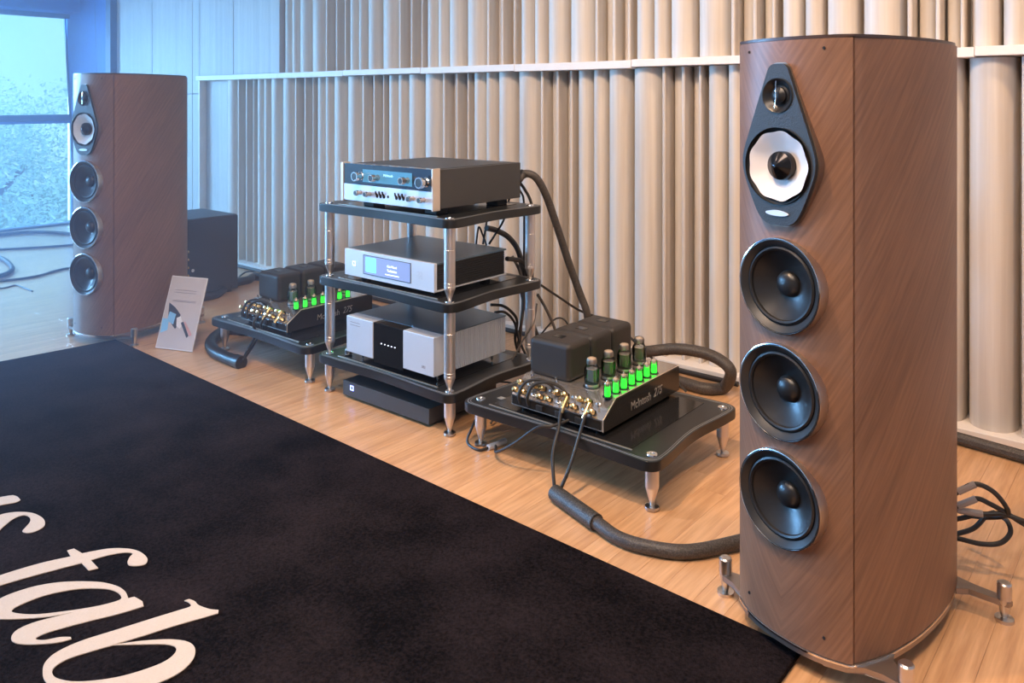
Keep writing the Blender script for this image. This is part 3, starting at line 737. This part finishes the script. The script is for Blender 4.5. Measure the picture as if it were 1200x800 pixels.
# ---- preamplifier on the top shelf
t_ = thing('preamplifier', 'retro preamplifier with dark glass and pale faceplate on the top rack shelf', 'preamplifier', (0, 0, 0))
PX0, PX1, PYF = -2.345, -1.893, 1.870
obj('case', bx(PX0+.008, PX1+.010, PYF+.0302, 2.315, .724, .853, bev=.002), 'grey_case', t_)
obj('top_panel', bx(PX0+.02, PX1-.01, PYF+.045, 2.30, .8525, .8545, bev=.0008), 'black_satin', t_)
up = obj('glass_fascia', bx(PX0, PX1, PYF, PYF+.03, .782, .855, bev=.0015), 'glass_face', t_)
lo = obj('lower_fascia', bx(PX0, PX1, PYF-.001, PYF+.03, .723, .7815, bev=.0012), 'white_face', t_)
for a, b_ in ((PX0-.014, PX0), (PX1, PX1+.008)): obj('end_trim', bx(a, b_, PYF-.004, PYF+.030, .718, .858, bev=.002), 'cream_trim', t_)
obj('lit_window', bx(PX0+.105, PX1-.095, PYF-.0012, PYF, .793, .838), 'teal_glow', up, smooth=False)
place_text('lettering', 'McIntosh', .013, 'glow_text', up, Matrix.Translation((-2.105, PYF-.0022, .822)) @ Matrix.Rotation(PI/2, 4, 'X'))
def front_knob(px, py, r_, L, m, par, cap='black_satin', name='knob'):
    q = onY(px, py, PYF-L)
    k_ = obj(name, lat([(0, L-.001), (r_*.78, L-.001), (r_*.80, L), (r_*.97, L), (r_, L-.002), (r_, L*.55), (r_*.72, L*.5), (r_*.72, L*.12), (r_*.9, 0), (0, 0)], 28, FR(q.x, PYF-.0005, q.z)), m, par)
    obj('knob_cap', lat([(0, L+.0002), (r_*.74, L+.0002), (r_*.76, L-.001)], 24, FR(q.x, PYF-.0005, q.z)), cap, k_)
for px, py, r_ in ((414.8, 206.8, .0165), (490.3, 214.4, .0190)): front_knob(px, py, r_, .032, 'chrome', up)
for px, py in ((434.0, 209), (468.8, 212.2)): front_knob(px, py, .0125, .034, 'knob', up)
for px, py in ((416.0, 226.2), (427.0, 227.8), (477.5, 233.4), (490.3, 235)): front_knob(px, py, .0095, .026, 'knob', lo)
for px, py in ((439.7, 228.6), (443.7, 229), (447.6, 229.4), (462.3, 231), (466.3, 231.4), (470.6, 232)):
    q = onY(px, py, PYF-.01)
    obj('toggle_lever', tb([(q.x, PYF, q.z-.001), (q.x, PYF-.006, q.z+.004), (q.x, PYF-.009, q.z+.014)], lambda s: .0042-.0018*s, 8, 3), 'seam', lo)
    obj('lever_plate', lat([(0, .0012), (.0062, .001), (.0064, 0)], 16, FR(q.x, PYF-.001, q.z-.004)), 'seam', lo)
q = onY(455, 230.5, PYF); obj('phones_jack', lat([(0, .001), (.0045, .0012), (.005, 0)], 16, FR(q.x, PYF-.001, q.z)), 'seam', lo)
for x_ in (PX0+.085, PX1-.05):
    for y_ in (PYF+.07, 2.25): obj('foot', bx(x_-.028, x_+.028, y_-.028, y_+.028, .7015, .7245, bev=.003), 'black_matte', t_)
for k in range(3): obj('rear_plug', lat([(0, .03), (.006, .03), (.006, 0), (0, 0)], 12, Matrix.Translation((-1.94-k*.06, 2.315, .77)) @ Matrix.Rotation(-PI/2, 4, 'X')), 'black_satin', t_)

# ---- streamer on the middle shelf
t_ = thing('network_streamer', 'slim silver streamer with a lit display on the middle rack shelf', 'streamer', (0, 0, 0))
SX0, SX1, SY, SZ0, SZ1 = -2.368, -1.906, 1.892, .446, .541
obj('front_panel', bx(SX0, SX1, SY, SY+.014, SZ0, SZ1, bev=.0012), 'silver', t_)
obj('top_panel', bx(SX0, SX1, SY+.0145, 2.262, SZ1-.006, SZ1, bev=.001), 'sky_reflection_top', t_)
obj('bottom_panel', bx(SX0, SX1, SY+.0145, 2.262, SZ0, SZ0+.005, bev=.001), 'silver', t_)
core = obj('body', bx(SX0+.006, SX1-.006, SY+.0145, 2.255, SZ0+.005, SZ1-.006), 'black_satin', t_, smooth=False)
bm = bmesh.new()
for k in range(10):
    z_ = SZ0+.010+k*.0078; box(bm, SX1-.008, SX1-.001, SY+.016, 2.252, z_, z_+.0038)
    box(bm, SX0+.001, SX0+.008, SY+.016, 2.252, z_, z_+.0038)
obj('heatsink_fins', bm, 'black_matte', t_, smooth=False)['kind'] = 'stuff'
d0, d1 = onY(426.5, 301, SY), onY(481, 333, SY)
dx0, dx1 = d0.x, d1.x; dz0, dz1 = .4635, .5285
fr_ = obj('display', bx(dx0, dx1, SY-.001, SY+.001, dz0, dz1), 'screen', t_, smooth=False)
bm = bmesh.new()
for a in ((dx0-.002, dx1+.002, dz1, dz1+.0018), (dx0-.002, dx1+.002, dz0-.0018, dz0), (dx0-.002, dx0, dz0, dz1), (dx1, dx1+.002, dz0, dz1)): box(bm, a[0], a[1], SY-.0018, SY+.001, a[2], a[3])
obj('display_bezel', bm, 'black_satin', fr_, smooth=False)
obj('cover_art', bx(dx0+.012, dx0+.066, SY-.0016, SY-.001, dz0+.008, dz1-.005), 'album', fr_, smooth=False)
RX = Matrix.Rotation(PI/2, 4, 'X')
place_text('track_text', 'Cut Mixed', .0115, 'screen_text', fr_, Matrix.Translation((dx0+.150, SY-.0017, dz0+.041)) @ RX)
place_text('track_text', 'Technician', .0115, 'screen_text', fr_, Matrix.Translation((dx0+.150, SY-.0017, dz0+.026)) @ RX)
obj('progress_bar', bx(dx0+.115, dx0+.185, SY-.0016, SY-.001, dz0+.010, dz0+.0135), 'screen_text', fr_, smooth=False)
def ring_square(x_, z_, s, w, y_):
    bm = bmesh.new()
    for a in ((x_-s, x_+s, z_+s-w, z_+s), (x_-s, x_+s, z_-s, z_-s+w), (x_-s, x_-s+w, z_-s, z_+s), (x_+s-w, x_+s, z_-s, z_+s)): box(bm, a[0], a[1], y_-.0012, y_, a[2], a[3])
    return bm
q = onY(415, 308.5, SY); obj('power_button', ring_square(q.x, q.z, .0085, .003, SY), 'led_blue', t_, smooth=False)
q = onY(491.5, 325, SY)
for i in (0, 1):
    for j in (0, 1): obj('button', bx(q.x-.012+i*.013, q.x-.001+i*.013, SY-.001, SY, q.z-.006+j*.013, q.z+.005+j*.013, bev=.0004, seg=1), 'silver', t_)
for x_ in (SX0+.05, SX1-.05):
    for y_ in (SY+.06, 2.20): obj('foot', lat([(0, .447), (.018, .447), (.018, .4318), (0, .4318)], 20, Matrix.Translation((x_, y_, 0))), 'black_matte', t_)

# ---- power amplifier on the bottom shelf
t_ = thing('power_amplifier', 'large silver power amplifier with a black centre panel on the lowest rack shelf', 'amplifier', (0, 0, 0))
BX0, BX1, BY, BZ0, BZ1 = -2.349, -1.900, 1.884, .170, .3005
ca = onY(437, 400, BY).x; cb_ = onY(472, 400, BY).x
obj('left_fascia', bx(BX0, ca, BY, BY+.05, BZ0, BZ1, bev=.003), 'silver', t_)
obj('right_fascia', bx(cb_, BX1, BY, BY+.05, BZ0, BZ1, bev=.003), 'silver', t_)
cp = obj('centre_panel', bx(ca+.0005, cb_-.0005, BY+.002, BY+.05, BZ0-.010, BZ1-.001, bev=.001), 'black_gloss', t_)
obj('top_panel', bx(BX0+.001, BX1-.001, BY+.0502, 2.255, BZ1-.004, BZ1-.0005, bev=.001), 'sky_reflection_top', t_)
obj('body', bx(BX0+.003, BX1-.003, BY+.0502, 2.252, BZ0, BZ1-.0045), 'silver', t_, smooth=False)
bm = bmesh.new(); y_ = BY+.056
while y_ < 2.245:
    box(bm, BX1-.003, BX1, y_, y_+.0045, BZ0+.002, BZ1-.006); box(bm, BX0, BX0+.003, y_, y_+.0045, BZ0+.002, BZ1-.006); y_ += .0105
obj('side_ribs', bm, 'silver', t_, smooth=False)['kind'] = 'stuff'
for k in range(5):
    q = onY(446.5+k*3.95, 402.6+k*1.2, BY); obj('indicator_light', lat([(0, .001), (.0016, .001), (.0018, 0)], 10, FR(q.x, BY+.002, q.z)), 'led', cp)
place_text('lettering', '383', .013, 'card_line', t_, Matrix.Translation((BX1-.048, BY-.0004, BZ0+.025)) @ RX, ext=.0003)
bm = bmesh.new()
box(bm, BX0+.022, BX0+.075, BY-.0008, BY, BZ1-.020, BZ1-.0185); box(bm, BX0+.022, BX0+.075, BY-.0008, BY, BZ1-.030, BZ1-.0285)
obj('engraved_mark', bm, 'card_line', t_, smooth=False)
for x_ in (BX0+.045, BX1-.022):
    for y_ in (BY+.04, 2.20): obj('spike', lat([(0, .171), (.0045, .171), (.0045, .152), (.0015, .1440), (0, .1440)], 12, Matrix.Translation((x_, y_, 0))), 'chrome', t_)
for k in range(2): obj('rear_terminal', lat([(0, .028), (.008, .028), (.007, 0), (0, 0)], 14, Matrix.Translation((-2.0-k*.1, 2.252, .23)) @ Matrix.Rotation(-PI/2, 4, 'X')), 'gold', t_)
tag(obj('glass_jar_lid', lat([(0, .167), (.012, .167), (.014, .160), (.014, .146), (.010, .1435), (0, .1435)], 20, Matrix.Translation((-2.375, 1.915, 0))), 'chrome'), 'small shiny metal puck on the lowest shelf at the left front foot of the amplifier', 'puck')

# ---- flat box on the floor below the rack
t_ = thing('power_supply', 'flat dark grey box with a small blue light on the floor under the rack', 'power supply', (0, 0, 0))
obj('case', bx(-2.363, -1.918, 1.886, 2.22, .012, .0635, bev=.002), 'grey_case', t_)
obj('front_panel', bx(-2.363, -1.918, 1.880, 1.8855, .012, .064, bev=.001), 'grey_case', t_)
q = onY(412.5, 454.5, 1.88); obj('power_button', ring_square(q.x, q.z, .0085, .003, 1.880), 'led_blue', t_, smooth=False)
for x_ in (-2.33, -1.95):
    for y_ in (1.92, 2.18): obj('foot', lat([(0, .0125), (.014, .0125), (.014, 0.0), (0, 0.0)], 16, Matrix.Translation((x_, y_, 0))), 'black_matte', t_)

# ---- black box behind the left speaker
t_ = thing('power_conditioner', 'tall black box standing behind the left speaker near the wall', 'box', (0, 0, 0))
obj('case', bx(-4.52, -4.14, 2.12, 2.547, .018, .432, bev=.004), 'black_matte', t_)
obj('top_panel', bx(-4.515, -4.145, 2.125, 2.542, .432, .438, bev=.002), 'grey_case', t_)
obj('side_cover', bx(-4.14, -4.136, 2.14, 2.53, .035, .42, bev=.001), 'black_matte', t_)
q = onX(226, 317, -4.136); obj('button', lat([(0, .003), (.008, .003), (.009, 0)], 14, Matrix.Translation(q) @ Matrix.Rotation(PI/2, 4, 'Y')), 'silver', t_)
for x_ in (-4.48, -4.18):
    for y_ in (2.16, 2.51): obj('foot', lat([(0, .019), (.018, .019), (.018, 0), (0, 0)], 16, Matrix.Translation((x_, y_, 0))), 'rubber', t_)

# ---- information card in an acrylic stand
bl, br_ = Vector((-3.458, 1.726, .003)), Vector((-3.278, 1.797, .003))
tl = Vector((-3.560, 1.846, .285)); ex = (br_-bl).normalized(); Wc = (br_-bl).length
up_ = (tl-bl); up_ = (up_-ex*up_.dot(ex)*.25); Hc = up_.length; ez = up_.normalized(); ny = ex.cross(ez).normalized()
if ny.y > 0: ny = -ny
t_ = thing('information_card', 'leaning acrylic card with a cable picture, on the floor by the left speaker', 'card', (0, 0, 0))
def cardq(pts, off, th):
    bm = bmesh.new()
    A = [bm.verts.new(bl+ex*(u*Wc)+ez*(v*Hc)+ny*off) for u, v in pts]; B = [bm.verts.new(w.co-ny*th) for w in A]; n = len(A)
    bm.faces.new(A); bm.faces.new(B[::-1])
    for i in range(n): bm.faces.new((A[i], A[(i+1) % n], B[(i+1) % n], B[i]))
    return bm
obj('acrylic_sheet', cardq([(0, 0), (1, 0), (1, 1), (0, 1)], 0, .005), 'card_edge', t_, smooth=False)
cd = obj('printed_sheet', cardq([(.02, .015), (.98, .015), (.98, .985), (.02, .985)], .0008, .0006), 'card', t_, smooth=False)
for z_ in (.80, .765, .655, .64): obj('text_line', cardq([(.18, z_), (.78 if z_ > .7 else .82, z_), (.78 if z_ > .7 else .82, z_+.008), (.18, z_+.008)], .0014, .0005), 'card_line', cd, smooth=False)
obj('picture', cardq([(.10, .62), (.16, .40), (.42, .27), (.50, .36), (.48, .47), (.30, .56)], .0013, .0004), 'card_dark', cd, smooth=False)
obj('picture', cardq([(.17, .50), (.36, .47), (.34, .33), (.20, .36), (.22, .25), (.04, .20), (.02, .40), (.15, .40)], .0017, .0004), 'card_blue', cd, smooth=False)
obj('picture', cardq([(.40, .42), (.50, .45), (.60, .36), (.55, .28), (.44, .31)], .0019, .0004), 'white_cone', cd, smooth=False)
obj('picture', cardq([(.54, .36), (.60, .38), (.82, .20), (.78, .17)], .0021, .0004), 'card_dark', cd, smooth=False)
obj('picture', cardq([(.62, .37), (.66, .38), (.90, .22), (.86, .19)], .0021, .0004), 'card_pink', cd, smooth=False)
mid = bl+ex*(Wc/2)+ez*(Hc*.7)-ny*.004
lf = Vector((mid.x-.085, mid.y+.10, .004))
obj('easel_leg', tb([mid, (mid+lf)/2, lf], .003, 8, 2), 'card_edge', t_)

# ================================================================== CABLES
def cable(name, label, pts, r_, m='cable', group=None, cat='cable', seg=10):
    return tag(obj(name, tb(pts, r_, seg, 8), m), label, cat, group)
# front thick cable to the right amplifier
t_ = thing('speaker_cable', 'thick braided speaker cable on the floor in front of the right stand', 'cable', (0, 0, 0))
c0 = onZ(650, 577, .022); c1 = onZ(699, 612, .022)
obj('jacket', tb([c1*.3+c0*.7, c1, onZ(725, 630, .018), onZ(760, 641, .018), onZ(808, 646, .018), onZ(868, 634, .018), (-.775, 1.97, .018), (-.74, 2.12, .018), (-.66, 2.18, .018), (-.53, 2.19, .018)], .0165, 16, 10), 'braid', t_)
obj('sleeve', tb([c0, c0*.5+c1*.5, c1], .0215, 18, 4), 'braid_dark', t_)
ld1 = onX(671, 482, -1.36); ld2 = onX(690, 485, -1.30)
obj('lead', tb([onZ(650, 574, .026), (-1.345, 1.795, .10), (-1.362, 1.845, .155), (-1.370, 1.868, .195), (-1.368, 1.892, .218)], .0048, 10), 'cable', t_)
obj('lead', tb([c0+Vector((.01, .01, .004)), (-1.290, 1.800, .085), (-1.292, 1.845, .150), (-1.292, 1.872, .195), (-1.296, 1.895, .212)], .0048, 10), 'cable', t_)
for x_, y_ in ((-1.369, 1.880), (-1.295, 1.884)):
    obj('spade_plug', tb([(x_, y_-.012, .190), (x_, y_, .207), (x_, y_+.018, .226)], .0068, 10), 'gold', t_)
# interconnects arching over the connector field of the right amp
def arches(dx, dy, which):
    for i, (xa, xb) in enumerate(((-1.530, -1.470), (-1.498, -1.430))):
        cable('interconnect_cable', f'black interconnect cable arching over the connectors of the {which} tube amplifier, {"left" if i == 0 else "right"} of the pair',
              [(xa+dx, AY0-.012+dy, .176), (xa+dx, AY0-.018+dy, .205), (xa+.012+dx, AY0-.002+dy, .238), ((xa+xb)/2+.02+dx, AY0+.016+dy, .250), (xb+.02+dx, AY0+.03+dy, .238), (xb+.04+dx, AY0+.032+dy, .220)], .0048)
arches(0, 0, 'right'); arches(-1.502, .014, 'left')
cable('signal_cable', 'black cable drooping from the right amplifier stand to a plug on the floor',
      [(-1.352, 1.880, .170), (-1.38, 1.835, .160), (-1.42, 1.82, .150), (-1.50, 1.815, .085), (-1.585, 1.835, .030), onZ(580, 522, .010), onZ(562, 527, .006), onZ(548, 518, .006), (-1.745, 1.90, .04), (-1.742, 1.95, .09), (-1.72, 2.02, .128)], .0042)
tag(obj('cable_plug', tb([onZ(572, 524, .009), onZ(583, 520, .011), onZ(592, 516, .010)], .009, 12), 'silver'), 'silver cable plug lying on the floor under the right amplifier stand', 'plug')
# left thick cable hook
t_ = thing('speaker_cable', 'thick black speaker cable curling around the front foot of the left amplifier stand', 'cable', (0, 0, 0))
h0 = onZ(283, 425, .022)
obj('jacket', tb([h0, onZ(266, 419, .022), onZ(251, 411, .022), onZ(247, 401, .022), onZ(257, 391, .022), onZ(275, 386, .022), (-3.05, 2.22, .022), (-3.0, 2.45, .022)], .0245, 16, 10), 'rubber', t_)
obj('sleeve', tb([h0, h0*.6+onZ(266, 419, .022)*.4], .0275, 16, 3), 'black_satin', t_)
obj('lead', tb([h0+Vector((.01, 0, .01)), onZ(297, 404, .06), onZ(306, 388, .13), (-2.885, 1.880, .178), (-2.880, 1.905, .212)], .0052, 10), 'cable', t_)
obj('lead', tb([h0+Vector((.0, .0, .0)), onZ(290, 410, .05), onZ(300, 391, .12), (-2.93, 1.872, .17), (-2.930, 1.905, .210)], .0052, 10), 'cable', t_)
for x_ in (-2.882, -2.800): obj('spade_plug', tb([(x_, 1.885, .192), (x_, 1.90, .210), (x_, 1.918, .232)], .0062, 10), 'gold', t_)
# cable from the box behind the left speaker to the left stand
cable('power_cable', 'thick black power cable on the floor behind the left stand, running to the black box',
      [(-4.10, 2.22, .026), onZ(252, 345, .022), onZ(268, 334, .022), onZ(290, 328, .022), onZ(312, 326, .022), (-3.15, 2.72, .022), (-2.9, 2.60, .022)], .024, 'rubber')
cable('thin_cable', 'thin black cable arching above the thick power cable beside the black box',
      [(-4.13, 2.50, .035), onZ(284, 321, .03), onZ(296, 318, .04), onZ(308, 323, .03), (-3.35, 2.72, .02)], .005)
# wall foot cable
cable('trunk_cable', 'thick dark cable lying along the foot of the slatted wall behind the right speaker',
      [(-1.25, 2.90, .019), (-.80, 2.885, .019), (-.45, 2.845, .019), (-.1, 2.80, .019), (.5, 2.78, .019)], .019, 'braid')
cable('floor_cable', 'thin black cable along the foot of the slatted wall, left of the rack',
      [(-5.2, 2.91, .010), (-4.2, 2.905, .010), (-3.2, 2.90, .010), (-2.2, 2.90, .010), (-1.30, 2.90, .010)], .010)
# preamp thick cable
t_ = thing('power_cable', 'thick dark cable curving from the preamplifier down behind the right tube amplifier', 'cable', (0, 0, 0))
obj('jacket', tb([(-1.905, 2.33, .785), onY(615, 203.5, 2.36), onY(628, 208, 2.39), onY(640, 229, 2.43), onY(653, 266, 2.48), onY(666, 306, 2.53), onY(680, 345, 2.57), onY(688, 368, 2.58), onY(690, 400, 2.60), (-1.72, 2.62, .03)], .0145, 14, 8), 'braid', t_)
obj('plug', tb([(-1.925, 2.3155, .782), onY(614, 203, 2.36)], .0185, 14, 1, False), 'black_satin', t_)
# loop behind right amp
cable('power_cable', 'thick dark cable forming a loop on the floor between right amplifier and wall',
      [(-1.62, 2.42, .10), (-1.60, 2.52, .14), onY(765, 411, 2.70), onY(800, 409, 2.74), onY(835, 417, 2.76), onY(856, 434, 2.75), onZ(848, 454, .024), onZ(826, 455, .022), onZ(800, 448, .022), onZ(775, 441, .022), (-1.70, 2.72, .022)], .0215, 'braid', seg=14)
# tangle behind the rack
tang = [
 ('black cable hanging from the preamplifier, outermost of the bundle at the right rear rack post', [onY(604, 208, 2.33), onY(615, 222, 2.38), onY(623, 240, 2.40), onY(625, 270, 2.40), onY(624, 320, 2.42), onY(620, 370, 2.44), onY(626, 420, 2.46), (-1.86, 2.46, .012)], .0055, 'cable'),
 ('thin black cable hanging inside the outermost one behind the right rear rack post', [onY(603, 216, 2.33), onY(611, 226, 2.37), onY(614, 240, 2.38), onY(614, 300, 2.38), onY(612, 360, 2.42), onY(608, 420, 2.46), (-1.92, 2.50, .010)], .004, 'cable'),
 ('grey cable hanging behind the rack between the middle and lowest shelves', [onY(600, 300, 2.36), onY(610, 320, 2.38), onY(614, 350, 2.40), onY(610, 390, 2.40), onY(612, 430, 2.44), (-1.88, 2.56, .010)], .006, 'greycable'),
 ('thick dark cable arching behind the streamer on the middle shelf', [onY(570, 267, 2.30), onY(582, 270, 2.36), onY(596, 278, 2.40), onY(607, 293, 2.42), onY(612, 315, 2.42), onY(614, 350, 2.46), (-1.93, 2.54, .05), (-1.95, 2.6, .012)], .011, 'braid'),
 ('thin black cable crossing diagonally between the top and middle shelves', [onY(597, 232, 2.36), onY(590, 258, 2.35), onY(580, 275, 2.34), onY(573, 286, 2.32)], .0042, 'cable'),
 ('thin black V-shaped cable behind the top shelf above the streamer', [onY(574, 238, 2.36), onY(569, 268, 2.35), onY(566, 286, 2.34)], .004, 'cable'),
 ('thin black zigzag cable end above the streamer', [onY(558, 286, 2.30), onY(561, 266, 2.33), onY(566, 276, 2.33), onY(570, 287, 2.31)], .0036, 'cable'),
 ('long thin cable slanting from the rack to behind the right tube amplifier', [onY(634, 334, 2.38), onY(655, 348, 2.50), onY(680, 364, 2.60), onY(712, 376, 2.66), onY(735, 392, 2.68), (-1.40, 2.68, .02)], .0048, 'cable'),
 ('thin grey cable drooping from the rack post to the floor between rack and right stand', [onY(629, 356, 2.36), onY(625, 378, 2.30), onY(613, 398, 2.28), onY(598, 425, 2.26), onY(580, 445, 2.24), (-1.82, 2.20, .075), (-1.77, 2.02, .012)], .0036, 'greycable'),
 ('thin black cable curving out between the rack and the right tube amplifier', [onY(634, 392, 2.50), onY(642, 382, 2.52), onY(652, 373, 2.53), onY(662, 375, 2.54), onY(670, 390, 2.55)], .0035, 'cable'),
 ('grey cable descending behind the right rear rack post toward the wall', [onY(630, 345, 2.40), onY(640, 362, 2.44), onY(650, 385, 2.48), onY(655, 410, 2.5), (-1.82, 2.56, .010)], .0055, 'greycable'),
 ('black cable looping above the silver power amplifier at its rear right corner', [onY(575, 357, 2.27), onY(588, 358, 2.31), onY(598, 364, 2.34), onY(606, 376, 2.37), onY(604, 400, 2.38), (-1.95, 2.42, .05)], .0055, 'cable'),
 ('black cable looping out behind the rear of the silver power amplifier, lower of two', [onY(580, 366, 2.27), onY(592, 366, 2.32), onY(603, 378, 2.36), onY(609, 400, 2.38), (-1.90, 2.42, .05)], .005, 'cable'),
 ('black mains plug cable behind the right side of the streamer', [onY(594, 303, 2.265), onY(603, 304, 2.32), onY(611, 306, 2.36), onY(617, 316, 2.39), onY(619, 345, 2.41)], .0085, 'cable'),
]
for lab, pts, r_, mm in tang: cable('rack_cable', lab, pts, r_, mm, 'cables behind the rack', seg=8)
# speaker leads behind the right speaker
sw = lambda x_, y_, z_: Vector((-.591+x_*.9645-(-.264)*y_, 1.569+x_*(-.264)+y_*.9645, z_))
rl = [
 ('dark speaker lead with grey sleeve, uppermost of the bunch behind the right speaker', [(1108, 587), (1124, 575), (1143, 567), (1163, 575), (1178, 592), (1180, 603), (1160, 606), (1138, 604)]),
 ('dark speaker lead with grey sleeve, second from the top behind the right speaker', [(1106, 596), (1124, 592), (1144, 584), (1160, 590), (1178, 600), (1202, 615), (1230, 628)]),
 ('dark speaker lead, third from the top behind the right speaker', [(1104, 588), (1124, 598), (1152, 602), (1175, 602), (1204, 612), (1230, 622)]),
 ('short dark speaker lead, fourth from the top behind the right speaker', [(1104, 610), (1126, 607), (1142, 603), (1152, 602)]),
 ('dark speaker lead curling upward, fifth from the top behind the right speaker', [(1108, 628), (1126, 624), (1142, 618), (1156, 604), (1166, 600)]),
 ('dark speaker lead, lowest large loop behind the right speaker', [(1104, 628), (1124, 631), (1150, 637), (1172, 636), (1184, 624), (1180, 610), (1168, 603), (1150, 602)])]
for i, (lab, pts) in enumerate(rl):
    t_ = thing('speaker_lead', lab, 'cable', (0, 0, 0), 0, 'speaker leads behind the right speaker')
    P = [onY(a, b_, 2.075+.010*i+.012*k) for k, (a, b_) in enumerate(pts)]
    for v in P: v.z = max(v.z, .012)
    obj('lead', tb(P, .0056, 10), 'cable', t_)
    if i < 3: obj('sleeve', tb([P[1]*.9+P[0]*.1, P[1]*.4+P[2]*.6, P[2]], .0078, 10, 3), 'pin_sleeve', t_)
# floor cables near the window
for lab, pts, r_ in (
  ('thin black cable on the bright floor by the window, uppermost of three', [(-30, 277), (0, 275), (30, 272), (60, 272), (88, 274), (120, 276)], .012),
  ('thin black cable crossing the bright floor left of the speaker, middle of three', [(-30, 293), (0, 292), (40, 290), (70, 288), (95, 286), (120, 285)], .008),
  ('thin black cable curving over the bright floor left of the speaker, lower of three', [(-30, 330), (0, 329), (40, 324), (62, 318), (80, 314), (100, 314)], .007),
  ('thick black cable loop at the left edge of the bright floor', [(-40, 296), (-15, 298), (3, 303), (13, 311), (13, 317), (0, 323), (-30, 328)], .014),
  ('very thin cable end on the bright floor at the left edge', [(-10, 338), (6, 337), (18, 334), (28, 337), (38, 341)], .004)):
    P = [onZ(a, b_, r_) for a, b_ in pts]
    cable('floor_cable', lab, P, r_, 'cable', 'cables on the floor by the window')

# ================================================================== LENS GLARE, imitated by an added scatter volume
mh = bpy.data.materials.new('glare_veil'); mh.use_nodes = True; th_ = mh.node_tree; th_.nodes.clear()
oh = th_.nodes.new('ShaderNodeOutputMaterial'); vs_ = th_.nodes.new('ShaderNodeVolumeScatter')
vs_.inputs['Color'].default_value = (.60, .70, 1, 1)
gp = th_.nodes.new('ShaderNodeNewGeometry'); sp_ = th_.nodes.new('ShaderNodeSeparateXYZ'); th_.links.new(gp.outputs['Position'], sp_.inputs[0])
mr = th_.nodes.new('ShaderNodeMapRange'); mr.interpolation_type = 'SMOOTHSTEP'
mr.inputs['From Min'].default_value = -1.3; mr.inputs['From Max'].default_value = -4.2
mr.inputs['To Min'].default_value = 0.0; mr.inputs['To Max'].default_value = .17
th_.links.new(sp_.outputs['X'], mr.inputs['Value']); th_.links.new(mr.outputs[0], vs_.inputs['Density'])
th_.links.new(vs_.outputs[0], oh.inputs['Volume'])
hz_ = obj('glare_veil', bx(-7.9, XR+.2, YF-.2, 3.35, -.15, ZC+.2), mh, smooth=False); hz_['kind'] = 'stuff'
tag(hz_, 'added bluish scatter volume imitating lens glare, denser towards the window', 'glare_veil')
